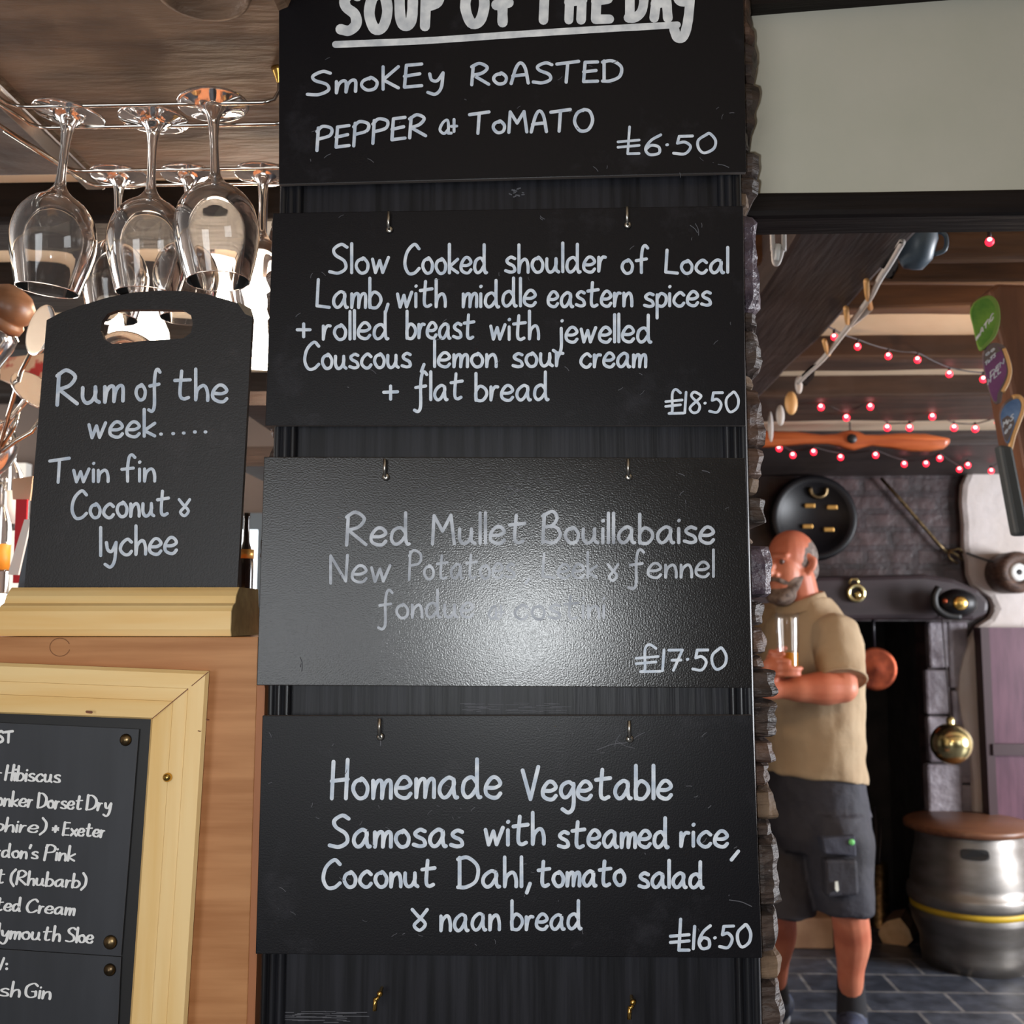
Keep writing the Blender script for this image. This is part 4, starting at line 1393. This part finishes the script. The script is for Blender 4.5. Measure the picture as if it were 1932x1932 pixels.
# ------------------------------------------------------------------ pump clips on the slanting timber
YT = 1.95
ps = [(1866, 548), (1880, 534), (1960, 536), (2060, 560), (2060, 1000), (1960, 960), (1934, 880), (1920, 800), (1906, 720), (1890, 640), (1876, 590)]
struct(MB().prism([P(x, y, YT) for x, y in ps], (0, .1, 0)).build('timber_post', M['timber_post'], bevel=.008))


def clip(label, outline, face, edge, inner, rim_side, extras):
    p = [P(x, y, YT - .004) for x, y in catmull_px(outline)]
    c = sum(p, Vector()) / len(p)
    t = thing('pump_clip', label, 'pump clip', c, 'pump clips on the slanting timber')
    MB().prism(p, (0, -.012, 0)).build('plaque', M[edge], t, bevel=.002)
    q = [P(x, y, YT - .0162) for x, y in catmull_px(inner)]
    MB().prism(q, (0, -.0012, 0)).build('face', M[face], t)
    for (nm, kind, dat, w, m) in extras:
        mb = MB()
        if kind == 'poly':
            mb.prism([P(x, y, YT - .0176) for x, y in dat], (0, -.0008, 0))
        elif kind == 'word':
            for d in dat:
                mb2 = d
                tx, x0, y0, x1, y1, xh = d
                write(mb, tx, x0, y0, x1, y1, xh, w, lambda a, b: P(a, b, YT - .0190))
        else:
            mb.tube(catmull([P(x, y, YT - .0145) for x, y in dat], 4), w * 1.35 * YT / F, 8)
        mb.build(nm, M[m], t)
    return t


def catmull_px(pts):
    return [(v.x, v.y) for v in catmull([Vector(p) for p in pts], 3, True)]


g_out = [(1852, 562), (1868, 562), (1880, 578), (1883, 606), (1876, 634), (1862, 652), (1849, 664), (1842, 650), (1834, 614), (1829, 590), (1836, 572)]
g_in = [(1852, 565), (1866, 565), (1877, 580), (1879, 605), (1871, 632), (1858, 648), (1849, 656), (1844, 645), (1836, 612), (1832, 590), (1838, 574)]
clip('green leaf-shaped pump clip, topmost of the three', g_out, 'green', 'green_edge', g_in, 1,
     [('lettering', 'word', [('mATiC', 1842, 642, 1874, 600, 5.4)], 2.2, 'ink_bold')])
p_out = [(1866, 650), (1880, 650), (1892, 658), (1900, 676), (1906, 700), (1900, 722), (1888, 742), (1884, 762), (1874, 760), (1864, 736), (1856, 704), (1852, 672), (1858, 656)]
p_in = [(1867, 653), (1879, 653), (1889, 661), (1895, 680), (1899, 700), (1893, 720), (1882, 742), (1880, 757), (1874, 754), (1866, 732), (1859, 702), (1855, 674), (1860, 658)]
clip('purple pump clip with a pale wooden edge, middle of the three', p_out, 'purple', 'grey_clip', p_in, 1,
     [('rim', 'tube', [(1893, 658), (1900, 676), (1905, 700), (1901, 720), (1891, 740)], 3.2, 'clip_wood'),
      ('badge', 'poly', [(1857, 662), (1868, 652), (1880, 653), (1888, 661), (1872, 672), (1858, 690), (1855, 676)], 1, 'grey_clip'),
      ('lettering', 'word', [('oo', 1860, 672, 1876, 660, 4), ('TmTS', 1859, 690, 1878, 672, 3.4), ('DEN', 1868, 712, 1894, 686, 5), ('HILL', 1864, 726, 1888, 702, 5)], 1.8, 'ink')])
b_out = [(1908, 750), (1922, 748), (1930, 758), (1930, 776), (1920, 800), (1910, 826), (1906, 844), (1896, 836), (1888, 810), (1884, 784), (1892, 762)]
b_in = [(1909, 755), (1920, 753), (1925, 762), (1924, 778), (1915, 800), (1906, 824), (1902, 836), (1896, 830), (1891, 808), (1888, 784), (1895, 766)]
clip('blue pump clip with a yellow wooden edge, lowest of the three', b_out, 'blue', 'grey_clip', b_in, 1,
     [('rim', 'tube', [(1910, 750), (1922, 749), (1930, 760), (1929, 776), (1920, 800), (1911, 826), (1903, 860)], 3.6, 'clip_wood'),
      ('badge', 'poly', [(1890, 792), (1900, 784), (1912, 790), (1914, 798), (1904, 826), (1900, 834), (1895, 828)], 1, 'grey_clip'),
      ('lettering', 'word', [('MrS', 1893, 806, 1912, 790, 5), ('oo', 1896, 820, 1908, 804, 5)], 2, 'ink')])
st = MB().prism([P(x, y, 1.9) for x, y in ((1886, 838), (1912, 842), (1945, 1010), (1918, 1010))], (0, .03, 0)).build('leather_strap', M['strap'], loc=P(1910, 1010, 1.9), bevel=.006)
tag(st, 'grey-green strap hanging below the blue pump clip', 'strap')

# ------------------------------------------------------------------ things on the far wall
YQ = YB - .03
c = P(1537, 976, 4.72)
tr = thing('round_tray', 'large round black tray hung on the brick chimney wall', 'tray', c)
R = 81 * 4.72 / F
MB().lathe([(0, .03), (R * .72, .03), (R * .80, .012), (R * .95, .004), (R, .012), (R * 1.01, .03), (R * .98, .06), (0, .06)], c, (0, 1, 0), 56).build('tray_body', M['black_gloss'], tr)
for (x, y) in ((1528, 954), (1570, 957), (1524, 993), (1564, 999)):
    q = P(x, y, 4.742)
    MB().box((q.x - .024, 4.738, q.z - .010), (q.x + .024, 4.752, q.z + .010)).build('slot_plate', M['gold'], tr, bevel=.004)
q = P(1544, 928, 4.742)
MB().tube(catmull([q + Vector((-.038, 0, .02)), q + Vector((-.03, 0, -.012)), q + Vector((0, 0, -.026)), q + Vector((.03, 0, -.012)), q + Vector((.038, 0, .02))], 4), .010, 8).build('crescent', M['brass_dull'], tr)
fk = thing('toasting_fork', 'long dull metal toasting fork slanting on the brick wall', 'fork', P(1740, 960, YQ))
MB().tube([P(1662, 902, YQ), P(1700, 944, YQ), P(1772, 1028, YQ), P(1786, 1042, YQ)], .008, 8).build('handle', M['brass_dull'], fk)
for d in (-9, 0, 9):
    MB().tube([P(1788, 1040, YQ), P(1800 + d, 1044 - d, YQ), P(1816 + d, 1056 - d * .8, YQ)], .006, 8).build('tine', M['brass_dull'], fk)
c = P(1615, 1119, 4.49)
hb = thing('horse_brass', 'round pierced horse brass on the dark mantel', 'horse brass', c)
ro = 17 * 4.49 / F
MB().lathe([(ro * .66, -.012), (ro, -.012), (ro * 1.05, 0), (ro, .008), (ro * .66, .008), (ro * .6, 0)], c, (0, 1, 0), 32, closed=True).build('ring', M['brass_pale'], hb)
MB().ball(c + Vector((.008, 0, -.008)), (ro * .34, .01, ro * .42)).build('centre', M['brass_pale'], hb)
MB().tube([c + Vector((-.03, 0, ro)), c + Vector((-.018, 0, ro + .022)), c + Vector((.008, 0, ro + .02)), c + Vector((.012, 0, ro * .9))], .006, 8).build('hanger', M['brass_pale'], hb)
c = P(1806, 1138, 4.42)
po = thing('iron_pot', 'rounded black pot with a brass oval at the right end of the mantel', 'pot', c)
MB().ball(c, (.085, .05, .062)).build('pot_body', M['black_gloss'], po)
MB().ball(P(1812, 1138, 4.375), (.031, .012, .029)).build('brass_oval', M['brass'], po)
MB().ball(P(1783, 1134, 4.39), (.012, .008, .012)).build('rivet', M['copper'], po)
MB().tube(catmull([P(1771, 1108, 4.40), P(1763, 1124, 4.40), P(1766, 1146, 4.40), P(1785, 1160, 4.40), P(1812, 1164, 4.40)], 5), .016, 10).build('handle', M['black'], po)
c = P(1652, 1262, 4.74)
cp = thing('copper_pan', 'hammered round copper pan hanging in front of the fireplace', 'pan', c)
R = 40 * 4.74 / F
MB().lathe([(0, -.012), (R * .3, -.010), (R * .8, -.004), (R * .95, -.006), (R, 0), (R * .98, .018), (0, .02)], c, (0, 1, 0), 48).build('pan_body', M['copper'], cp)
MB().tube([c + Vector((0, .01, R)), c + Vector((0, .01, oz - c.z + .06))], .008, 8).build('handle', M['iron'], cp)
c = P(1795, 1403, 4.45)
gb = thing('brass_ball', 'shiny brass ball hanging left of the purple door', 'ball', c)
R = 37 * 4.45 / F
MB().ball(c, R, 0, 40, 24).build('ball', M['brass_pale'], gb)
MB().lathe([(R * .2, 0), (R * .2, .02), (R * .1, .03), (0, .03)], c + Vector((0, 0, R * .97)), (0, 0, 1), 16).build('cap', M['brass_pale'], gb)
MB().tube([c + Vector((0, 0, R + .02)), c + Vector((0, .05, R + .50))], .003, 6).build('cord', M['cable'], gb)
c = P(1917, 1080, 4.66)
dk = thing('wall_disc', 'dark round ornament with a white centre on the white wall', 'ornament', c)
R = 39 * 4.66 / F
MB().lathe([(R * .42, -.02), (R * .6, -.045), (R * .86, -.04), (R, -.01), (R * .98, .12), (R * .42, .12)], c, (0, 1, 0), 44).build('ring', M['stone_brown'], dk)
MB().lathe([(R * .14, -.03), (R * .36, -.035), (R * .44, -.02), (R * .44, .0), (R * .14, 0)], c, (0, 1, 0), 36).build('white_centre', M['card_white'], dk)
MB().lathe([(0, -.026), (R * .16, -.026), (R * .16, .0)], c, (0, 1, 0), 24).build('eye', M['black'], dk)
MB().tube(catmull([P(1823, 1043, 4.76), P(1850, 1053, 4.74), P(1878, 1061, 4.70), P(1892, 1061, 4.67)], 4), .005, 8).build('cord', M['strap'], dk)

# ------------------------------------------------------------------ keg stool, brass cases, log
kf = Pz(1838, 1816, 0)
kt = thing('beer_keg', 'steel beer keg with a yellow band and a round wooden lid', 'keg', kf)
R = .245
H = .55
prof = [(0, .01), (R * .80, 0), (R * .84, .0), (R * .85, .05), (R * .86, .10), (R * .90, .13), (R * .97, .17), (R * 1.0, .20), (R * 1.02, .212), (R * .985, .232), (R * .985, .25), (R * 1.04, .262), (R * 1.05, .275), (R * 1.05, .295), (R * 1.035, .31), (R * .985, .32), (R * .985, .345), (R * .97, .38), (R * .92, .44), (R * .875, .49), (R * .87, .54), (R * .85, .55), (0, .55)]
kb = MB().lathe(prof, kf, (0, 0, 1), 72).build('keg_body', M['keg'], kt)
MB().lathe([(R * .99, .229), (R * 1.004, .229), (R * 1.004, .254), (R * .99, .254)], kf, (0, 0, 1), 72).build('yellow_band', M['yellow'], kt)
# hand hole towards the camera
ang = math.atan2(P(1852, 1700, 4.2).y - 4.35, .13)
hd = (P(1854, 1627, 4.1) - Vector((kf.x, kf.y, 0)))
hv = Vector((hd.x, hd.y, 0)).normalized()
sv = Vector((-hv.y, hv.x, 0))
hz = .487
m = MB()
hp = []
for k in range(20):
    an = 2 * PI * k / 20
    u = math.copysign(abs(math.cos(an)) ** .4, math.cos(an)) * .06
    v = math.copysign(abs(math.sin(an)) ** .5, math.sin(an)) * .02
    aa = u / R
    d = Vector((hv.x * math.cos(aa) + sv.x * math.sin(aa), hv.y * math.cos(aa) + sv.y * math.sin(aa), 0))
    hp.append(kf + d * (R * .878 + .010 - v * .25) + Vector((0, 0, hz + v)))
m.prism(hp, -hv * .03)
m.build('hand_hole', M['black'], kt)
MB().lathe([(0, .55), (R * 1.0, .55), (R * 1.06, .556), (R * 1.06, .575), (R * 1.03, .582), (0, .584)], kf, (0, 0, 1), 64).build('lid', M['lid_wood'], kt)


def shell_case(label, px, py0, py1, Y, w, m):
    b = P(px, py1, Y)
    h = P(px, py0, Y).z - b.z
    r = w * Y / F / 2
    o = thing('shell_case', label, 'shell case', b, 'metal cases standing in the fireplace')
    MB().lathe([(0, 0), (r * 1.1, 0), (r * 1.1, .012), (r, .016), (r * .96, h), (r * .86, h), (r * .86, .05), (0, .05)], b, (0, 0, 1), 32).build('case_body', M[m], o)
    for k in range(3):
        MB().tube([b + Vector((random.uniform(-.4, .4) * r, 0, .06)), b + Vector((random.uniform(-.8, .8) * r, random.uniform(-.3, .3) * r, h + .16 + .05 * k))], .008, 8).build('poker', M['iron'], o)


yf = YB + .05
shell_case('tall brass case standing in the fireplace beside the log', 1661, 1628, 1756, YB + .24, 34, 'brass_dull')
shell_case('dark metal case in the fireplace behind the man', 1632, 1648, 1756, YB + .30, 24, 'iron')
lgc = Pz(1688, 1782, 0)
lg = thing('firewood_log', 'split log lying on the floor left of the keg', 'log', lgc)
ax = Vector((.5, 1, 0)).normalized()
sx = Vector((ax.y, -ax.x, 0))
sec = [(-.075, .035), (-.055, .0), (.0, .0), (.055, .0), (.085, .03), (.07, .075), (.03, .12), (-.03, .10), (-.065, .07)]
ra = [lgc + sx * a * .9 + Vector((0, 0, b * .98)) for a, b in sec]
rb = [p + ax * .18 for p in ra]
MB().loft([ra, rb], smooth=False, caps=False).build('bark', M['log_bark'], lg)
mm = MB()
mm.add(ra, [list(range(len(ra)))])
mm.add([p for p in rb], [list(range(len(rb)))])
mm.build('cut_face', M['log_cut'], lg)

# ------------------------------------------------------------------ the man with the beer glass
FV = Vector((-.80, -.60, 0))
LV = Vector((.60, -.80, 0))
UV = Vector((0, 0, 1))
YM = 3.74
root = P(1545, 1700, YM)
root.z = 0
man = thing('person', 'bearded man in beige polo shirt and dark shorts holding a glass of beer', 'person', root)


def ring(c, a, b, n=28, fv=FV, lv=LV, up=None, p=2.0):
    out = []
    for k in range(n):
        an = 2 * PI * k / n
        ca, sa = math.cos(an), math.sin(an)
        ca = math.copysign(abs(ca) ** (2 / p), ca)
        sa = math.copysign(abs(sa) ** (2 / p), sa)
        out.append(c + lv * (a * ca) + fv * (b * sa))
    return out


def C(px, py, y=YM):
    return P(px, py, y)


tc = C(1532, 1180)
# joints
SL, ELB, WRL = C(1576, 1192, 3.58), C(1590, 1298, 3.47), C(1478, 1300, 3.46)
SRr, ERr = C(1462, 1168, 3.92), C(1462, 1290, 3.84)
GY = 3.44
GA = C(1487, 1242, GY)           # glass axis
WRR = C(1450, 1272, GY + .03)
body = MB()
# trunk
body.loft([ring(C(1536, 1600), .16, .105), ring(C(1534, 1500), .165, .108), ring(C(1531, 1380), .172, .118), ring(C(1528, 1270), .18, .12), ring(C(1527, 1200), .19, .110), ring(C(1526, 1168), .13, .085), ring(C(1520, 1140), .075, .075)])
# neck and head
hc = C(1490, 1066, 3.72)          # head centre
body.limb([C(1518, 1165, 3.74), C(1508, 1120, 3.73), C(1502, 1090, 3.72)], [.075, .068, .066])
hf = Vector((-.78, -.63, 0)).normalized()
hl = Vector((.63, -.78, 0))
hrot = Matrix((hf, hl, UV)).transposed()


def hp_(f, l, u):
    return hc + hf * f + hl * l + UV * u


body.ball(hp_(-.015, 0, .035), (.098, .077, .092), rot=hrot)
body.ball(hp_(.035, 0, -.03), (.058, .062, .085), rot=hrot)
body.ball(hp_(.05, 0, -.085), (.045, .048, .042), rot=hrot)
body.limb([hp_(.086, 0, .012), hp_(.104, 0, -.012), hp_(.118, 0, -.032)], [.011, .014, .017])
body.limb([hp_(.098, .017, -.038), hp_(.098, -.017, -.038)], [.011, .011])
body.limb([hp_(.078, .045, .028), hp_(.090, .018, .026), hp_(.090, -.018, .026), hp_(.078, -.045, .028)], [.010, .012, .012, .010])
body.limb([hp_(.084, .022, -.062), hp_(.09, 0, -.060), hp_(.084, -.022, -.062)], [.007, .009, .007])
for sgn in (1, -1):
    body.limb([hp_(-.008, sgn * .076, .028), hp_(-.022, sgn * .088, .014), hp_(-.018, sgn * .086, -.012), hp_(-.004, sgn * .078, -.03)], [.009, .012, .011, .008])
# arms
body.limb([SL, SL.lerp(ELB, .5), ELB], [.052, .055, .050])
body.limb([ELB, ELB.lerp(WRL, .3), ELB.lerp(WRL, .7), WRL], [.050, .057, .046, .034])
body.limb([SRr, SRr.lerp(ERr, .5), ERr], [.064, .056, .048])
body.limb([ERr, ERr.lerp(WRR, .4), WRR], [.048, .050, .033])
# left hand tucked behind the pillar side: palm and curled fingers
hx = (WRL - ELB).normalized()
body.limb([WRL, WRL + hx * .05, WRL + hx * .09], [.032, .036, .032])
for k in range(4):
    o0 = WRL + hx * .085 + UV * (.028 - .019 * k)
    body.limb([o0, o0 + hx * .035, o0 + hx * (.06 - .004 * abs(k - 1)) + Vector((0, .018, 0)), o0 + hx * (.055) + Vector((0, .04, 0))], [.0098, .0095, .0088, .0078], 10, 3)
body.limb([WRL + hx * .03 + UV * .03, WRL + hx * .06 + UV * .05, WRL + hx * .085 + UV * .055], [.013, .011, .009], 10, 3)
# right hand round the glass
GR = .034


def around(ang, r, dz):
    return GA + Vector((math.cos(ang) * r, math.sin(ang) * r, dz))


pc_ = around(math.radians(185), GR + .022, -.028)
body.limb([WRR, WRR.lerp(pc_, .6), pc_], [.033, .034, .032])
body.limb([around(math.radians(160), GR + .018, .0), around(math.radians(170), GR + .02, -.03), around(math.radians(175), GR + .02, -.06)], [.020, .024, .020])
for k in range(4):
    dz = (.016, -.008, -.032, -.052)[k]
    rr_ = GR + .0095
    rad = (.0096, .0100, .0096, .0082)[k]
    end = (238, 262, 326, 312)[k]
    body.limb([around(math.radians(a), rr_ + (.012 if a < 195 else .003 if a < 250 else 0), dz + (.004 if a < 200 else 0)) for a in (178, 178 + .2 * (end - 178), 178 + .4 * (end - 178), 178 + .62 * (end - 178), end - 22, end)], [rad * 1.15, rad * 1.12, rad * 1.05, rad, rad * .95, rad * .85], 10, 3)
body.limb([around(math.radians(165), GR + .022, -.01), around(math.radians(140), GR + .014, .012), around(math.radians(110), GR + .011, .026), around(math.radians(88), GR + .0105, .032)], [.015, .0125, .0115, .0095], 10, 3)
# legs
HL, KL, AL = C(1578, 1560, 3.64), C(1602, 1720, 3.62), C(1606, 1880, 3.74)
HR, KR, AR = C(1494, 1560, 3.84), C(1466, 1706, 3.70), C(1462, 1866, 3.86)
for (h, k, a) in ((HL, KL, AL), (HR, KR, AR)):
    cf = k.lerp(a, .32) + Vector((.012, .012, 0))
    body.limb([h, h.lerp(k, .5), k, cf, k.lerp(a, .72), a], [.095, .085, .062, .062, .045, .038])
    body.limb([a, Vector((a.x, a.y, .05)), Vector((a.x, a.y, .048)) + FV * .02], [.036, .038, .034])
bo = body.build('body', M['skin'], man)
fuse(bo, .0055, 3)
# eyes
for sgn in (1, -1):
    MB().ball(hp_(.083, sgn * .031, .008), .0095, 0, 12, 8).build('eye', M['eye'], man)
# hair round back and sides, beard
hb_ = MB()
hb_.ball(hp_(-.024, 0, .030), (.094, .0805, .088), rot=hrot)
hb_.ball(hp_(-.052, 0, -.012), (.070, .070, .07), rot=hrot)
ho = hb_.build('hair', M['hair'], man)
fuse(ho, .006, 4)
br_ = MB()
br_.limb([hp_(.015, .064, -.045), hp_(.045, .052, -.085), hp_(.075, .026, -.112), hp_(.085, 0, -.118), hp_(.075, -.026, -.112), hp_(.045, -.052, -.085), hp_(.015, -.064, -.045)], [.008, .016, .022, .024, .022, .016, .008])
br_.limb([hp_(.07, .034, -.066), hp_(.093, .018, -.055), hp_(.097, 0, -.052), hp_(.093, -.018, -.055), hp_(.07, -.034, -.066)], [.009, .010, .009, .010, .009])
br_.ball(hp_(.048, 0, -.104), (.050, .054, .046), rot=hrot)
br_.ball(hp_(.034, 0, -.062), (.046, .0645, .052), rot=hrot)
fuse(br_.build('beard', M['beard'], man), .006, 3)
# polo shirt
sh_ = MB()
hem = ring(C(1537, 1466), .198, .150)
for v in hem:
    v.z += .045 * ((v - C(1537, 1466)).dot(FV) / .15 * .5 - .1)
sh_.loft([hem, ring(C(1535, 1440), .197, .149), ring(C(1532, 1360), .200, .152), ring(C(1529, 1270), .206, .146), ring(C(1528, 1215), .208, .132), ring(C(1527, 1182), .184, .112), ring(C(1525, 1158), .140, .096), ring(C(1523, 1140), .098, .086), ring(C(1521, 1129), .084, .080)])
sl_end = SL.lerp(ELB, .86)
dS = (sl_end - SL).normalized()
q1 = dS.orthogonal().normalized()
q2 = dS.cross(q1)


def sleeve(s0, s1, r0, r1, r2):
    d = (s1 - s0).normalized()
    a = d.orthogonal().normalized()
    b = d.cross(a)
    rg = []
    for t, r in ((-.28, r0 * .55), (-.1, r0 * .92), (.1, r0), (.5, r1), (.85, r2), (1, r2 * 1.02)):
        c = s0.lerp(s1, t)
        rg.append([c + (a * math.cos(2 * PI * k / 24) + b * math.sin(2 * PI * k / 24)) * r for k in range(24)])
    sh_.loft(rg)


sleeve(SL, sl_end, .078, .084, .080)
sleeve(SRr, SRr.lerp(ERr, .84), .080, .080, .074)
so = sh_.build('polo_shirt', M['polo'], man)
fuse(so, .007, 3)
wrinkle(so, .022)
cl = MB()
nk = C(1513, 1132, 3.735)
rg = []
for (dz, a, b, dx) in ((-.020, .098, .094, .0), (.004, .088, .084, .0), (.022, .080, .078, .0), (.024, .074, .072, .0), (.0, .076, .074, .0)):
    r_ = ring(nk + UV * dz, a, b)
    for i, v in enumerate(r_):
        front = (v - nk).dot(FV) / b
        v.z -= .034 * max(0, front) ** 1.5 - .010 * max(0, -front)
    rg.append(r_)
cl.loft(rg, caps=False)
cl.build('collar', M['polo'], so)
cuff = MB()
cr = [sl_end + (q1 * math.cos(2 * PI * k / 28) + q2 * math.sin(2 * PI * k / 28)) * .0795 for k in range(28)]
cuff.tube(cr + [cr[0]], .005, 8, caps=False)
cuff.build('sleeve_cuff', M['polo'], so)
# shorts
st_ = MB()
st_.loft([ring(C(1537, 1425), .184, .136), ring(C(1538, 1465), .186, .138), ring(C(1540, 1510), .192, .145), ring(C(1542, 1570), .198, .150), ring(C(1543, 1600), .19, .14)])


def short_leg(h, k, ends):
    rg = []
    for t, r in ends:
        c = h.lerp(k, t)
        rg.append(ring(c, r, r * 1.0, 24))
    st_.loft(rg)


KLh = KL + Vector((-.012, 0, 0))
short_leg(HL + UV * .02, KLh, ((-.1, .10), (.15, .118), (.55, .108), (.97, .098), (1.0, .098)))
short_leg(HR + UV * .02, KR + Vector((.03, 0, 0)), ((-.1, .10), (.15, .118), (.55, .110), (1.05, .102), (1.1, .102)))
sto = st_.build('shorts', M['shorts'], man)
fuse(sto, .007, 3)
wrinkle(sto, .018)
# cargo pocket on the left leg, tag, button
pd = Vector((.35, -.94, 0)).normalized()


def surf(px, py, out=.0):
    c0 = HL.lerp(KLh, max(0, min(1, (py - 1560) / 160)))
    return P(px, py, c0.y - .122 - out)


pk = MB()
pk.prism([surf(1556, 1622, .004), surf(1618, 1622, .004), surf(1622, 1690, .004), surf(1560, 1694, .004)], (0, .07, 0))
pk.build('cargo_pocket', M['shorts'], sto, bevel=.01)
pf = MB()
pf.prism([surf(1550, 1582, .012), surf(1614, 1576, .012), surf(1617, 1618, .012), surf(1590, 1614, .012), surf(1556, 1612, .012)], (0, .07, 0))
pf.build('pocket_flap', M['shorts_pocket'], sto, bevel=.006)
MB().ball(surf(1607, 1589, .013), (.010, .005, .010)).build('button', mat('green_button', srgb(120, 210, 120), .5), sto)
tg = MB()
tg.prism([surf(1576, 1664, .012), surf(1581, 1663, .012), surf(1583, 1680, .012), surf(1579, 1683, .012), surf(1576, 1678, .012)], (0, .006, 0))
tg.build('reflective_tag', mat('tag_white', srgb(236, 240, 232), .4), sto)
# belt pouch flap at the back, belt
pch = MB()
Yp = 3.66
pch.prism([P(x, y, Yp) for x, y in ((1598, 1484), (1612, 1486), (1630, 1504), (1642, 1526), (1648, 1544), (1622, 1546), (1604, 1540))], (0, .05, 0))
pch.build('belt_pouch', mat('pouch', srgb(64, 60, 72), .6), man, bevel=.006)
# socks and shoes
for a, nm in ((AL, 'left'), (AR, 'right')):
    MB().limb([a + UV * .045, Vector((a.x, a.y, .06))], [.047, .052]).build('sock', M['sock'], man)
    s_ = MB()
    f0 = Vector((a.x, a.y, 0))
    fd = (FV * .8 + Vector((.35 if nm == 'left' else 0, -.5, 0))).normalized()
    s_.limb([f0 - fd * .05 + UV * .055, f0 + fd * .06 + UV * .05, f0 + fd * .15 + UV * .042, f0 + fd * .20 + UV * .038], [.05, .052, .048, .036])
    s_.limb([f0 + UV * .06, f0 + UV * .095], [.054, .05])
    so_ = s_.build('shoe', M['shoe'], man)
    fuse(so_, .007, 3)
    sl_ = MB()
    pts = []
    lat = Vector((-fd.y, fd.x, 0))
    for k in range(24):
        an = 2 * PI * k / 24
        pts.append(f0 + fd * (.07 + .165 * math.cos(an)) + lat * (.052 * math.sin(an)) + UV * .002)
    sl_.prism(pts, (0, 0, .018))
    sl_.build('sole', M['sole'], so_, bevel=.004)
# beer glass held in the right hand
bg = thing('beer_glass', 'half-full beer glass held in the right hand of the man', 'glass', GA + Vector((0, 0, -.06)))
z0 = -.072
prof = [(0, z0), (.026, z0), (.030, z0 + .01), (.0325, z0 + .05), (GR, z0 + .09), (.037, z0 + .15), (.0375, z0 + .20), (.037, z0 + .222), (.0355, z0 + .222), (.036, z0 + .20), (.0355, z0 + .15), (GR - .0016, z0 + .09), (.031, z0 + .05), (.028, z0 + .014), (0, z0 + .012)]
MB().lathe(prof, GA, (0, 0, 1), 36).build('glass_body', M['glass_thin'], bg)
MB().lathe([(0, z0 + .0125), (.0276, z0 + .0145), (.0307, z0 + .05), (GR - .0019, z0 + .09), (GR - .0019, z0 + .092), (0, z0 + .092)], GA, (0, 0, 1), 36).build('beer', M['beer'], bg)
